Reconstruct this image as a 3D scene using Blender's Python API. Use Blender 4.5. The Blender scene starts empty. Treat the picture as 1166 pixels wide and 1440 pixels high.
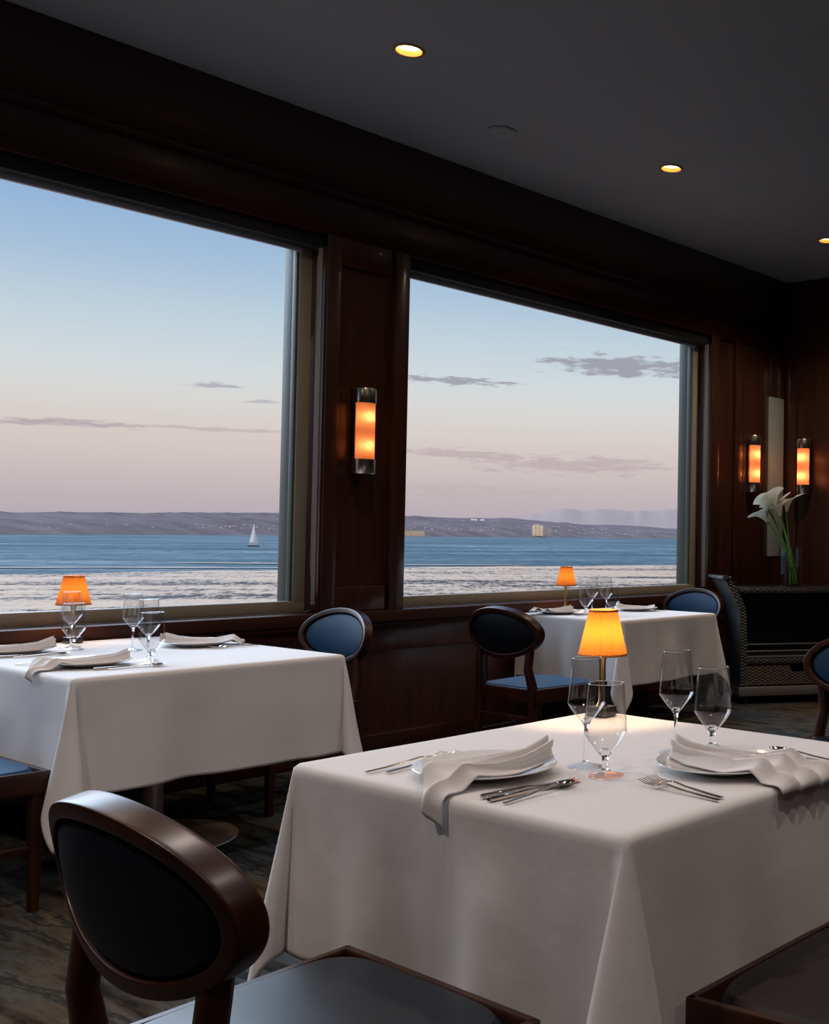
import bpy, bmesh, math, random
from math import sin, cos, pi, sqrt, atan2, radians, exp, hypot
from mathutils import Vector, Matrix, noise

random.seed(7)
S = bpy.context.scene
COL = S.collection

# ------------------------------------------------------------------ camera
CAM_H = 1.25
cd = bpy.data.cameras.new('camera')
cam = bpy.data.objects.new('camera', cd)
COL.objects.link(cam)
S.camera = cam
F_PX, YAW, PITCH, ROLL = 1545.0, radians(34.52), radians(1.40), radians(0.76)
cd.sensor_fit = 'HORIZONTAL'
cd.sensor_width = 36.0
cd.lens = F_PX * 36.0 / 1166.0
cd.shift_x = (583.0 - 1080.0) / 1166.0
cd.clip_start = 0.05
cd.clip_end = 60000
fw = Vector((cos(YAW) * cos(PITCH), sin(YAW) * cos(PITCH), sin(PITCH)))
rt = fw.cross(Vector((0, 0, 1))).normalized()
up = rt.cross(fw)
rt, up = rt * cos(ROLL) + up * sin(ROLL), -rt * sin(ROLL) + up * cos(ROLL)
M = Matrix((rt, up, -fw)).transposed().to_4x4()
M.translation = Vector((0, 0, CAM_H))
cam.matrix_world = M

# ------------------------------------------------------------------ render look
S.view_settings.view_transform = 'Standard'
S.view_settings.look = 'None'
S.view_settings.gamma = 1.0
S.view_settings.use_curve_mapping = False
S.view_settings.exposure = 0.0
S.cycles.max_bounces = 14
S.cycles.transmission_bounces = 12
S.cycles.transparent_max_bounces = 24
S.cycles.glossy_bounces = 5
S.cycles.diffuse_bounces = 4
S.cycles.sample_clamp_indirect = 6.0
S.cycles.use_denoising = True


# ------------------------------------------------------------------ materials
def lin(r, g, b):
    def c(v):
        v /= 255.0
        return v / 12.92 if v <= 0.04045 else ((v + 0.055) / 1.055) ** 2.4
    return (c(r), c(g), c(b), 1.0)


def mat(name):
    m = bpy.data.materials.new(name)
    m.use_nodes = True
    nt = m.node_tree
    return m, nt, nt.nodes['Principled BSDF']


def N(nt, kind, **kw):
    n = nt.nodes.new(kind)
    for k, v in kw.items():
        if k.startswith('i_'):
            n.inputs[k[2:].replace('_', ' ')].default_value = v
        else:
            setattr(n, k, v)
    return n


def math_n(nt, op, a, b=None, c=None):
    n = nt.nodes.new('ShaderNodeMath')
    n.operation = op
    for i, v in enumerate((a, b, c)):
        if v is None:
            continue
        if isinstance(v, (int, float)):
            n.inputs[i].default_value = v
        else:
            nt.links.new(v, n.inputs[i])
    return n.outputs[0]


def ramp(nt, fac, stops):
    r = nt.nodes.new('ShaderNodeValToRGB')
    e = r.color_ramp.elements
    while len(e) < len(stops):
        e.new(0.5)
    for el, (p, c) in zip(e, stops):
        el.position = p
        el.color = c
    nt.links.new(fac, r.inputs[0])
    return r.outputs[0]


def coords(nt, scale=(1, 1, 1), which='Object', rot=(0, 0, 0)):
    tc = nt.nodes.new('ShaderNodeTexCoord')
    src = tc.outputs[which]
    if any(rot):
        mr = nt.nodes.new('ShaderNodeMapping')
        mr.inputs['Rotation'].default_value = rot
        nt.links.new(src, mr.inputs['Vector'])
        src = mr.outputs[0]
    mp = nt.nodes.new('ShaderNodeMapping')
    mp.inputs['Scale'].default_value = scale
    nt.links.new(src, mp.inputs['Vector'])
    return mp.outputs[0]


def noise_n(nt, vec, scale=5, detail=4, rough=0.55):
    n = nt.nodes.new('ShaderNodeTexNoise')
    n.inputs['Scale'].default_value = scale
    n.inputs['Detail'].default_value = detail
    n.inputs['Roughness'].default_value = rough
    nt.links.new(vec, n.inputs['Vector'])
    return n.outputs['Fac']


def bump(nt, b, height, strength=0.2, dist=0.01):
    n = nt.nodes.new('ShaderNodeBump')
    n.inputs['Strength'].default_value = strength
    n.inputs['Distance'].default_value = dist
    nt.links.new(height, n.inputs['Height'])
    nt.links.new(n.outputs[0], b.inputs['Normal'])


def simple(name, col, rough=0.5, metal=0.0, spec=0.5, coat=0.0, nscale=0, namp=0.12, bstr=0.0):
    m, nt, b = mat(name)
    b.inputs['Roughness'].default_value = rough
    b.inputs['Metallic'].default_value = metal
    b.inputs['Specular IOR Level'].default_value = spec
    b.inputs['Coat Weight'].default_value = coat
    b.inputs['Coat Roughness'].default_value = 0.12
    b.inputs['Base Color'].default_value = col
    if nscale:
        f = noise_n(nt, coords(nt), nscale, 4)
        lo = tuple(c * (1 - namp) for c in col[:3]) + (1,)
        hi = tuple(min(1, c * (1 + namp)) for c in col[:3]) + (1,)
        nt.links.new(ramp(nt, f, [(0.3, lo), (0.7, hi)]), b.inputs['Base Color'])
        if bstr:
            bump(nt, b, f, bstr, 0.003)
    return m


def wood(name, dark, light, rough, grain=(14, 14, 0.9), coat=0.3, coat_rough=0.1, spec=0.5):
    m, nt, b = mat(name)
    f = noise_n(nt, coords(nt, grain), 2.2, 6, 0.6)
    nt.links.new(ramp(nt, f, [(0.28, dark), (0.72, light)]), b.inputs['Base Color'])
    b.inputs['Roughness'].default_value = rough
    b.inputs['Specular IOR Level'].default_value = spec
    b.inputs['Coat Weight'].default_value = coat
    b.inputs['Coat Roughness'].default_value = coat_rough
    return m


def glass_mat(name, col=(1, 1, 1, 1), ior=1.48, rough=0.0):
    m, nt, b = mat(name)
    b.inputs['Base Color'].default_value = col
    b.inputs['Roughness'].default_value = rough
    b.inputs['IOR'].default_value = ior
    b.inputs['Transmission Weight'].default_value = 1.0
    return m


def thin_glass(name, tint=(1, 1, 1, 1), ior=1.45, rough=0.0, edge=1.0, power=5.0):
    m = bpy.data.materials.new(name)
    m.use_nodes = True
    nt = m.node_tree
    nt.nodes.clear()
    out = N(nt, 'ShaderNodeOutputMaterial')
    tr = N(nt, 'ShaderNodeBsdfTransparent')
    tr.inputs[0].default_value = tint
    gl = N(nt, 'ShaderNodeBsdfGlossy')
    gl.inputs['Roughness'].default_value = rough
    lw = N(nt, 'ShaderNodeLayerWeight')
    lw.inputs[0].default_value = 0.5
    f0 = ((ior - 1) / (ior + 1)) ** 2 * 1.6
    fr = math_n(nt, 'ADD', math_n(nt, 'MULTIPLY', math_n(nt, 'POWER', lw.outputs['Facing'], power), (1 - f0) * edge), f0)
    mx = N(nt, 'ShaderNodeMixShader')
    nt.links.new(fr, mx.inputs[0])
    nt.links.new(tr.outputs[0], mx.inputs[1])
    nt.links.new(gl.outputs[0], mx.inputs[2])
    nt.links.new(mx.outputs[0], out.inputs[0])
    return m


def translucent(name, col, refl, w=0.7, wave=None):
    m = bpy.data.materials.new(name)
    m.use_nodes = True
    nt = m.node_tree
    nt.nodes.clear()
    out = N(nt, 'ShaderNodeOutputMaterial')
    tl = N(nt, 'ShaderNodeBsdfTranslucent')
    tl.inputs[0].default_value = col
    df = N(nt, 'ShaderNodeBsdfDiffuse')
    df.inputs[0].default_value = refl
    mx = N(nt, 'ShaderNodeMixShader')
    mx.inputs[0].default_value = w
    nt.links.new(df.outputs[0], mx.inputs[1])
    nt.links.new(tl.outputs[0], mx.inputs[2])
    nt.links.new(mx.outputs[0], out.inputs[0])
    return m


def emit(name, col, strength):
    m, nt, b = mat(name)
    b.inputs['Base Color'].default_value = col
    b.inputs['Emission Color'].default_value = col
    b.inputs['Emission Strength'].default_value = strength
    return m


WOODW = wood('mahogany_panelling', (0.030, 0.0105, 0.0075, 1), (0.068, 0.0225, 0.0155, 1), 0.30, coat=0.5, coat_rough=0.13)
WOODH = wood('mahogany_panelling_horizontal', (0.016, 0.0046, 0.0030, 1), (0.050, 0.0130, 0.0070, 1), 0.32, grain=(0.8, 14, 14), coat=0.45, coat_rough=0.22)
WOODL = wood('mahogany_ledge', (0.024, 0.0070, 0.0045, 1), (0.060, 0.017, 0.010, 1), 0.55, grain=(0.8, 14, 14), coat=0.08, coat_rough=0.4, spec=0.25)
WOODC = wood('mahogany_chair_wood', (0.021, 0.0050, 0.0021, 1), (0.058, 0.0145, 0.0054, 1), 0.36, grain=(10, 10, 1.2), coat=0.22, coat_rough=0.25, spec=0.3)
CEIL = simple('ceiling_paint', (0.275, 0.285, 0.315, 1), 0.9, spec=0.1, nscale=3, namp=0.03)
BLUE = simple('window_lit_blue_vinyl', (0.016, 0.072, 0.155, 1), 0.6, spec=0.2, nscale=60, namp=0.08, bstr=0.05)  # seat copy of the vinyl, window light put into its lighter colour
BLUEP = simple('shaded_blue_vinyl_back', (0.010, 0.044, 0.100, 1), 0.6, spec=0.2, nscale=60, namp=0.08, bstr=0.05)  # same vinyl, darkened in colour for the less lit backs
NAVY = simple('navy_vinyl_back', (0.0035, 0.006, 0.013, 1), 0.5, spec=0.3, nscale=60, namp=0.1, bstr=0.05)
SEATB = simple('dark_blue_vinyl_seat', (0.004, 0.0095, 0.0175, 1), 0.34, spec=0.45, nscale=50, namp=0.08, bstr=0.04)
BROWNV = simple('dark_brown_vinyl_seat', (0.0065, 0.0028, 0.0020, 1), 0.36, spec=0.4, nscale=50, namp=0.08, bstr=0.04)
PORC = simple('white_porcelain', (0.80, 0.79, 0.78, 1), 0.10, spec=0.6, coat=0.4)
STEEL = simple('polished_cutlery_steel', (0.58, 0.50, 0.44, 1), 0.13, metal=1.0)
CHROME = simple('brushed_nickel', (0.55, 0.51, 0.45, 1), 0.25, metal=1.0)
BRONZE = simple('dark_bronze', (0.16, 0.11, 0.06, 1), 0.3, metal=1.0)
BRASS = simple('aged_brass', (0.55, 0.33, 0.10, 1), 0.28, metal=1.0)
BLACKB = simple('black_lamp_base', (0.018, 0.016, 0.014, 1), 0.35, coat=0.3)
BASEM = simple('brushed_table_base', (0.50, 0.40, 0.33, 1), 0.42, metal=0.55, nscale=18, namp=0.15)
FRAMEP = simple('beige_window_paint', (0.30, 0.275, 0.23, 1), 0.45, nscale=4, namp=0.05)
REVEALP = simple('grey_green_reveal_paint', (0.070, 0.082, 0.066, 1), 0.5, nscale=4, namp=0.06)
RAILP = simple('pale_blind_rail', (0.40, 0.40, 0.46, 1), 0.4)
BLINDF = simple('dark_blind_fabric', (0.012, 0.012, 0.016, 1), 0.8)
BLACKG = simple('black_gasket', (0.010, 0.010, 0.011, 1), 0.5)
REFLSTRIP = simple('painted_corner_reflection', (0.36, 0.42, 0.44, 1), 0.35, nscale=3, namp=0.08)  # colour stands for light mirrored in the glossy wood
DARKIN = simple('black_lacquer', (0.006, 0.006, 0.006, 1), 0.45)
ALU = simple('satin_aluminium', (0.42, 0.40, 0.37, 1), 0.38, metal=0.8)
WHITEP = simple('white_plastic', (0.28, 0.29, 0.32, 1), 0.9)
PANE = thin_glass('window_glass', (0.985, 0.99, 0.99, 1), 1.2, edge=0.35)
BOWLG = thin_glass('thin_crystal_bowl', (0.96, 0.96, 0.96, 1), 1.62, power=3.2)
FOOTG = thin_glass('thin_crystal_foot', (0.97, 0.97, 0.97, 1), 1.3, power=4.0)
GLASS = glass_mat('crystal_glass', ior=1.46)
VASEG = glass_mat('vase_glass', (0.95, 0.98, 0.96, 1), 1.45)
WATER = thin_glass('vase_water', (0.72, 0.80, 0.68, 1), 1.2)
SHADE = translucent('orange_pleated_silk', (0.150, 0.045, 0.0055, 1), (0.80, 0.36, 0.12, 1), 0.60)
SHADET = simple('orange_silk_trim', (0.45, 0.14, 0.02, 1), 0.7)
OPAL = translucent('amber_opal_glass', (1.0, 0.42, 0.22, 1), (0.75, 0.34, 0.24, 1), 0.72)
BULB = emit('lit_bulb', (1.0, 0.62, 0.25, 1), 6.0)
LENS = emit('lit_downlight_lens', (1.0, 0.83, 0.52, 1), 5.0)
REFL = simple('gold_reflector', (0.85, 0.55, 0.16, 1), 0.35, metal=0.7)
RINGM = simple('copper_trim_ring', (0.42, 0.15, 0.06, 1), 0.4, metal=0.6)
PETAL = translucent('calla_white', (0.75, 0.78, 0.66, 1), (0.88, 0.88, 0.84, 1), 0.25)
SPADIX = simple('spadix_yellow', (0.75, 0.55, 0.10, 1), 0.6, nscale=300)
STEM = simple('calla_stem_green', (0.16, 0.36, 0.07, 1), 0.4, nscale=30, namp=0.3)


def linen_mat(name, creases):
    m, nt, b = mat(name)
    tc = nt.nodes.new('ShaderNodeTexCoord')
    sp = nt.nodes.new('ShaderNodeSeparateXYZ')
    nt.links.new(tc.outputs['Object'], sp.inputs[0])

    def ridge(o, at, w):
        d = math_n(nt, 'ABSOLUTE', math_n(nt, 'SUBTRACT', o, at))
        return math_n(nt, 'MAXIMUM', math_n(nt, 'SUBTRACT', 1.0, math_n(nt, 'DIVIDE', d, w)), 0.0)
    h = ridge(sp.outputs[0], 0.012, 0.004)
    more = ((1, -0.02), (2, -0.20), (0, 0.27), (0, -0.27), (1, 0.22), (1, -0.24)) if creases else ((1, -0.02),)
    for o, at in [(sp.outputs[k_], a_) for k_, a_ in more]:
        h = math_n(nt, 'MAXIMUM', h, ridge(o, at, 0.004))
    mp = nt.nodes.new('ShaderNodeMapping')
    nt.links.new(tc.outputs['Object'], mp.inputs[0])
    n1 = noise_n(nt, mp.outputs[0], 7.0, 3)
    n2 = noise_n(nt, mp.outputs[0], 500.0, 2)
    hh = math_n(nt, 'ADD', math_n(nt, 'MULTIPLY', h, 0.22 if creases else 0.10), math_n(nt, 'MULTIPLY', n1, 1.6))
    hh = math_n(nt, 'ADD', hh, math_n(nt, 'MULTIPLY', n2, 0.08))
    bump(nt, b, hh, 0.35, 0.006)
    b.inputs['Base Color'].default_value = (0.77, 0.745, 0.735, 1)
    b.inputs['Roughness'].default_value = 0.75
    b.inputs['Sheen Weight'].default_value = 0.25
    b.inputs['Specular IOR Level'].default_value = 0.25
    return m


LINEN = linen_mat('white_linen', False)
LINENC = linen_mat('creased_white_linen', True)
NAPK = simple('napkin_cotton', (0.78, 0.74, 0.73, 1), 0.8, spec=0.2, nscale=200, namp=0.04, bstr=0.1)


CARPET_ROT = 88


def carpet_mat():
    m, nt, b = mat('wave_patterned_carpet')
    v = coords(nt, (1.5, 6.5, 1), rot=(0, 0, radians(CARPET_ROT)))
    n0 = noise_n(nt, v, 1.5, 5, 0.6)
    v2 = coords(nt, (1.0, 1.0, 1))
    n1 = noise_n(nt, v2, 1.3, 2)
    n2 = noise_n(nt, v2, 260, 2)
    c1 = ramp(nt, n0, [(0.36, (0.012, 0.012, 0.012, 1)), (0.46, (0.055, 0.050, 0.040, 1)), (0.54, (0.075, 0.085, 0.085, 1)), (0.60, (0.020, 0.024, 0.026, 1)), (0.68, (0.10, 0.10, 0.085, 1))])
    c2 = ramp(nt, n1, [(0.4, (0.75, 0.85, 1.0, 1)), (0.62, (1.15, 0.85, 0.6, 1))])
    mx = nt.nodes.new('ShaderNodeMix')
    mx.data_type = 'RGBA'
    mx.blend_type = 'MULTIPLY'
    mx.inputs[0].default_value = 1.0
    nt.links.new(c1, mx.inputs[6])
    nt.links.new(c2, mx.inputs[7])
    nt.links.new(mx.outputs[2], b.inputs['Base Color'])
    b.inputs['Roughness'].default_value = 0.95
    b.inputs['Specular IOR Level'].default_value = 0.1
    bump(nt, b, n2, 0.6, 0.004)
    return m


CARPET = carpet_mat()


def wicker_mat(name, col, sx=130, sz=85):
    m, nt, b = mat(name)
    tc = nt.nodes.new('ShaderNodeTexCoord')
    sp = nt.nodes.new('ShaderNodeSeparateXYZ')
    nt.links.new(tc.outputs['Object'], sp.inputs[0])
    xy = math_n(nt, 'ADD', sp.outputs[0], sp.outputs[1])
    row = math_n(nt, 'FLOOR', math_n(nt, 'MULTIPLY', sp.outputs[2], sz))
    off = math_n(nt, 'MULTIPLY', math_n(nt, 'MODULO', row, 2.0), pi)
    a = math_n(nt, 'SINE', math_n(nt, 'ADD', math_n(nt, 'MULTIPLY', xy, sx), off))
    c = math_n(nt, 'ABSOLUTE', math_n(nt, 'SINE', math_n(nt, 'MULTIPLY', sp.outputs[2], sz * pi)))
    h = math_n(nt, 'MULTIPLY', math_n(nt, 'ADD', math_n(nt, 'MULTIPLY', a, 0.5), 0.5), c)
    lo = tuple(x * 0.35 for x in col[:3]) + (1,)
    nt.links.new(ramp(nt, h, [(0.1, lo), (0.75, col)]), b.inputs['Base Color'])
    b.inputs['Roughness'].default_value = 0.42
    bump(nt, b, h, 0.8, 0.006)
    return m


WICKER = wicker_mat('black_wicker', (0.060, 0.060, 0.058, 1))
WICKERB = wicker_mat('brown_wicker', (0.13, 0.10, 0.07, 1))


def sea_mat():
    m, nt, b = mat('bay_water')
    r = (0, 0, radians(-145))
    n = noise_n(nt, coords(nt, (0.005, 0.012, 1), rot=r), 1.0, 9, 0.72)
    n3 = noise_n(nt, coords(nt, (0.16, 0.12, 1), rot=r), 1.0, 5, 0.75)
    nn = math_n(nt, 'ADD', math_n(nt, 'MULTIPLY', n, 0.62), math_n(nt, 'MULTIPLY', n3, 0.38))
    nt.links.new(ramp(nt, nn, [(0.40, (0.055, 0.100, 0.125, 1)), (0.50, (0.125, 0.185, 0.205, 1)), (0.56, (0.22, 0.28, 0.30, 1)), (0.615, (0.42, 0.45, 0.45, 1))]), b.inputs['Base Color'])
    b.inputs['Roughness'].default_value = 0.9
    b.inputs['Specular IOR Level'].default_value = 0.03
    bump(nt, b, n3, 0.8, 2.0)
    return m


def sand_mat():
    m, nt, b = mat('wet_sand_with_seaweed')
    r = (0, 0, radians(-145))
    n = noise_n(nt, coords(nt, (0.42, 0.17, 1), rot=r), 1.0, 8, 0.8)
    n2 = noise_n(nt, coords(nt, (1.5, 0.36, 1), rot=r), 1.0, 6, 0.8)
    big = noise_n(nt, coords(nt, (0.012, 0.06, 1), rot=r), 1.0, 4, 0.6)
    s = math_n(nt, 'ADD', math_n(nt, 'MULTIPLY', n, 0.5), math_n(nt, 'MULTIPLY', n2, 0.5))
    s = math_n(nt, 'ADD', s, math_n(nt, 'MULTIPLY', math_n(nt, 'SUBTRACT', big, 0.5), 0.55))
    nt.links.new(ramp(nt, s, [(0.42, (0.76, 0.52, 0.34, 1)), (0.52, (0.60, 0.415, 0.29, 1)), (0.545, (0.10, 0.08, 0.07, 1)), (0.62, (0.025, 0.025, 0.025, 1))]), b.inputs['Base Color'])
    b.inputs['Roughness'].default_value = 0.85
    b.inputs['Specular IOR Level'].default_value = 0.1
    return m


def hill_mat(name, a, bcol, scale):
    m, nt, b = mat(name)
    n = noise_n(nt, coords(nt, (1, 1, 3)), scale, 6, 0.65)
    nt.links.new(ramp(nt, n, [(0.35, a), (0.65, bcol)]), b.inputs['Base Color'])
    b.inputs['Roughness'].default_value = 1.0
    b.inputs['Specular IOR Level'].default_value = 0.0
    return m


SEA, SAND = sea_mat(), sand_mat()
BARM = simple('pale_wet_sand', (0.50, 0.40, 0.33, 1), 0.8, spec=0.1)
HILL = hill_mat('haze_tinted_hillside', (0.185, 0.145, 0.142, 1), (0.30, 0.235, 0.22, 1), 0.006)  # aerial haze is mixed into the hillside colours
MOUNT = hill_mat('haze_tinted_mountain', (0.50, 0.37, 0.315, 1), (0.52, 0.39, 0.335, 1), 0.0006)  # distance haze painted in as a pale, even colour
HOUSEM = simple('pale_house_walls', (0.70, 0.55, 0.51, 1), 0.8)
TANM = simple('tan_building_wall', (0.52, 0.40, 0.27, 1), 0.8)
SILOM = simple('yellow_tower_wall', (0.85, 0.66, 0.42, 1), 0.8)
GREYB = simple('grey_building_wall', (0.36, 0.31, 0.30, 1), 0.8)
SAIL = simple('white_sailcloth', (0.85, 0.84, 0.82, 1), 0.8)
HULL = simple('dark_hull', (0.05, 0.09, 0.10, 1), 0.4)
DECK = simple('pale_deck', (0.45, 0.50, 0.46, 1), 0.6)


# ------------------------------------------------------------------ mesh helpers
class MB:
    """Collects shapes into one bmesh."""

    def __init__(self):
        self.bm = bmesh.new()

    def box(self, lo, hi, bev=0.0, seg=2, mtx=None):
        lo, hi = Vector(lo), Vector(hi)
        r = bmesh.ops.create_cube(self.bm, size=1.0)
        vs = r['verts']
        for v in vs:
            v.co = Vector([(a + b) / 2 + c * (b - a) for a, b, c in zip(lo, hi, v.co)])
        if bev:
            es = list({e for v in vs for e in v.link_edges})
            g = bmesh.ops.bevel(self.bm, geom=es, offset=bev, segments=seg, affect='EDGES', profile=0.5)
            vs = list({v for f in g['faces'] for v in f.verts} | {v for v in vs if v.is_valid})
        if mtx is not None:
            for v in vs:
                v.co = mtx @ v.co
        return self

    def lathe(self, prof, n=32, at=(0, 0, 0), close=False, mod=None):
        """prof: (radius, z) pairs; a radius of 0 makes a pole."""
        at = Vector(at)
        rings = []
        for k, (r, z) in enumerate(prof):
            if r <= 1e-7:
                rings.append([self.bm.verts.new(at + Vector((0, 0, z)))])
            else:
                ring = []
                for i in range(n):
                    a = 2 * pi * i / n
                    rr = r * (mod(a, k) if mod else 1.0)
                    ring.append(self.bm.verts.new(at + Vector((rr * cos(a), rr * sin(a), z))))
                rings.append(ring)
        pairs = list(zip(rings[:-1], rings[1:]))
        if close:
            pairs.append((rings[-1], rings[0]))
        for A, B in pairs:
            for i in range(n):
                j = (i + 1) % n
                if len(A) == 1 and len(B) == 1:
                    continue
                if len(A) == 1:
                    self.bm.faces.new((A[0], B[i], B[j])[::-1])
                elif len(B) == 1:
                    self.bm.faces.new((A[i], A[j], B[0]))
                else:
                    self.bm.faces.new((A[i], A[j], B[j], B[i]))
        return self

    def grid(self, f, nu, nv, cu=False, cv=False):
        vs = [[self.bm.verts.new(f(i / (nu if cu else nu - 1), j / (nv if cv else nv - 1))) for j in range(nv)] for i in range(nu)]
        for i in range(nu if cu else nu - 1):
            for j in range(nv if cv else nv - 1):
                a, b = vs[i][j], vs[(i + 1) % nu][j]
                c, d = vs[(i + 1) % nu][(j + 1) % nv], vs[i][(j + 1) % nv]
                self.bm.faces.new((a, b, c, d))
        return self

    def sweep(self, pts, sizes, side=(1, 0, 0), n=10, p=2.0, caps=True):
        """Tube through pts; sizes are (half width along side, half thickness); p > 2 squares it off."""
        pts = [Vector(q) for q in pts]
        side = Vector(side)
        rings = []
        for k, q in enumerate(pts):
            t = (pts[min(k + 1, len(pts) - 1)] - pts[max(k - 1, 0)]).normalized()
            s = (side - t * side.dot(t)).normalized()
            u = t.cross(s)
            w, h = sizes[k] if isinstance(sizes, list) else sizes
            ring = []
            for i in range(n):
                a = 2 * pi * (i + 0.5) / n
                ca, sa = cos(a), sin(a)
                x = math.copysign(abs(ca) ** (2.0 / p), ca) * w
                y = math.copysign(abs(sa) ** (2.0 / p), sa) * h
                ring.append(self.bm.verts.new(q + s * x + u * y))
            rings.append(ring)
        for A, B in zip(rings[:-1], rings[1:]):
            for i in range(n):
                j = (i + 1) % n
                self.bm.faces.new((A[i], A[j], B[j], B[i]))
        if caps:
            self.bm.faces.new(rings[0][::-1])
            self.bm.faces.new(rings[-1])
        return self

    def prism(self, poly, y0, y1):
        """poly in (x, z), extruded along y."""
        A = [self.bm.verts.new((x, y0, z)) for x, z in poly]
        B = [self.bm.verts.new((x, y1, z)) for x, z in poly]
        n = len(poly)
        self.bm.faces.new(A)
        self.bm.faces.new(B[::-1])
        for i in range(n):
            j = (i + 1) % n
            self.bm.faces.new((A[j], A[i], B[i], B[j]))
        return self

    def build(self, name, material, parent=None, smooth=40, recalc=True):
        if recalc:
            bmesh.ops.recalc_face_normals(self.bm, faces=self.bm.faces[:])
        me = bpy.data.meshes.new(name)
        self.bm.to_mesh(me)
        self.bm.free()
        if smooth:
            for p in me.polygons:
                p.use_smooth = True
            me.set_sharp_from_angle(angle=radians(smooth))
        me.materials.append(material)
        o = bpy.data.objects.new(name, me)
        COL.objects.link(o)
        if parent is not None:
            o.parent = parent
        return o


def tag(o, label=None, cat=None, group=None, kind=None):
    if label:
        o['label'] = label
    if cat:
        o['category'] = cat
    if group:
        o['group'] = group
    if kind:
        o['kind'] = kind
    return o


def thing(name, label, cat, loc=(0, 0, 0), rz=0.0, group=None):
    o = bpy.data.objects.new(name, None)
    o.empty_display_size = 0.1
    COL.objects.link(o)
    o.location = loc
    o.rotation_euler = (0, 0, rz)
    return tag(o, label, cat, group)


def struct(o):
    o['kind'] = 'structure'
    return o


def dup(root, loc, rz=0.0, label=None, group=None, parent=None):
    def cp(o, par):
        c = o.copy()
        COL.objects.link(c)
        c.parent = par
        for ch in kids[o.name]:
            cp(ch, c)
        return c
    kids = {}

    def walk(o):
        kids[o.name] = list(o.children)
        for ch in o.children:
            walk(ch)
    walk(root)
    r = cp(root, parent)
    r.location = loc
    r.rotation_euler = (0, 0, rz)
    if label:
        r['label'] = label
    if group:
        r['group'] = group
    return r


def lerp(a, b, t):
    return a + (b - a) * t


# ------------------------------------------------------------------ the room
CEIL_Z = 3.49
XB = 8.0            # far (back) wall
WX = [(0.55, 3.51), (4.02, 6.93)]   # the two windows, X range
YW = 5.34           # face of panelling on window wall
HEAD = 2.87

# floor
MB().box((-2.6, -3.1, -0.12), (8.3, 5.60, 0.0)).build('floor', CARPET, smooth=0)['kind'] = 'structure'

# ceiling with holes for the recessed lights
DL = [(1.28, 4.245), (3.19, 4.245), (5.10, 4.253), (6.97, 4.29),  # the first of these is unseen, added as fill
      (-0.6, 2.2), (1.28, 2.2), (3.3, 2.2), (5.2, 2.2), (7.0, 2.2),  # this line and the next: unseen lights added as fill
      (-0.6, 0.1), (1.3, 0.1), (3.3, 0.1), (5.2, 0.1), (-0.6, 4.2), (1.3, -1.8), (4.2, -1.8)]
DLW = [34, 34, 34, 85, 100, 58, 58, 36, 36, 20, 40, 40, 30, 50, 30, 30]
DR = 0.060
bm = bmesh.new()


def loop(pts):
    vs = [bm.verts.new(p) for p in pts]
    return [bm.edges.new((vs[i], vs[(i + 1) % len(vs)])) for i in range(len(vs))]


ed = loop([(-2.6, -3.1, CEIL_Z), (8.3, -3.1, CEIL_Z), (8.3, 5.6, CEIL_Z), (-2.6, 5.6, CEIL_Z)])
for x, y in DL:
    ed += loop([(x + DR * cos(2 * pi * i / 28), y + DR * sin(2 * pi * i / 28), CEIL_Z) for i in range(28)])
bmesh.ops.triangle_fill(bm, use_beauty=True, use_dissolve=False, edges=ed)
for f in bm.faces:
    if f.normal.z > 0:
        f.normal_flip()
mb = MB()
mb.bm.free()
mb.bm = bm
mb.build('ceiling', CEIL, smooth=0, recalc=False)['kind'] = 'structure'
MB().box((-2.6, -3.1, CEIL_Z + 0.16), (8.3, 5.6, CEIL_Z + 0.25)).build('roof', CEIL, smooth=0)['kind'] = 'structure'

# window wall (on the left)
w = MB()
w.box((-2.6, YW + 0.02, 0), (8.2, 5.60, 0.80))
w.box((-2.6, YW, HEAD), (8.2, 5.60, CEIL_Z + 0.16))
w.box((-2.6, YW, 0.80), (WX[0][0], 5.60, HEAD))
w.box((WX[0][1], YW + 0.012, 0.80), (WX[1][0], 5.60, HEAD))
w.box((WX[1][1], YW + 0.012, 0.80), (8.2, 5.60, HEAD))
struct(w.build('wall_left', WOODW, smooth=0))

# fascia and mouldings over the windows
w = MB().box((-2.6, 5.295, 3.105), (7.97, YW + 0.01, CEIL_Z), 0.004)
w.box((-2.6, 5.285, 3.085), (7.97, YW + 0.01, 3.107), 0.006)
struct(w.build('trim_1', WOODH))
w = MB().box((-2.6, 5.322, HEAD - 0.006), (7.98, YW + 0.01, 3.085), 0.004)
struct(w.build('trim_2', WOODH))
# ledge under the windows
w = MB().box((-2.6, 5.297, 0.752), (7.98, 5.46, 0.818), 0.007)
w.box((-2.6, 5.312, 0.728), (7.98, 5.37, 0.755), 0.004)
struct(w.build('trim_3', WOODL))
# panelling on the pier between windows, and lower panels
w = MB()
w.box((3.51, 5.322, 0.818), (3.595, 5.36, HEAD), 0.004)          # left stile
w.box((3.595, 5.322, 0.818), (3.915, 5.36, 0.955), 0.004)        # bottom rail
w.box((3.595, 5.322, 2.72), (3.915, 5.36, HEAD), 0.004)
w.box((3.937, 5.312, 0.818), (4.035, 5.36, HEAD), 0.004)         # right stile, proud
struct(w.build('trim_4', WOODW))
w = MB()
for xa in (-2.5, -0.7, 1.1, 2.9, 4.7, 6.5):
    xb = min(xa + 1.799, 7.9)
    w.box((xa, 5.345, 0.585), (xb, 5.365, 0.73), 0.004)
    w.box((xa, 5.345, 0.12), (xa + 0.09, 5.365, 0.585), 0.004)
struct(w.build('trim_5', WOODW))
w = MB()
w.box((6.93, 5.322, 0.818), (7.035, 5.36, HEAD), 0.004)
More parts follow.
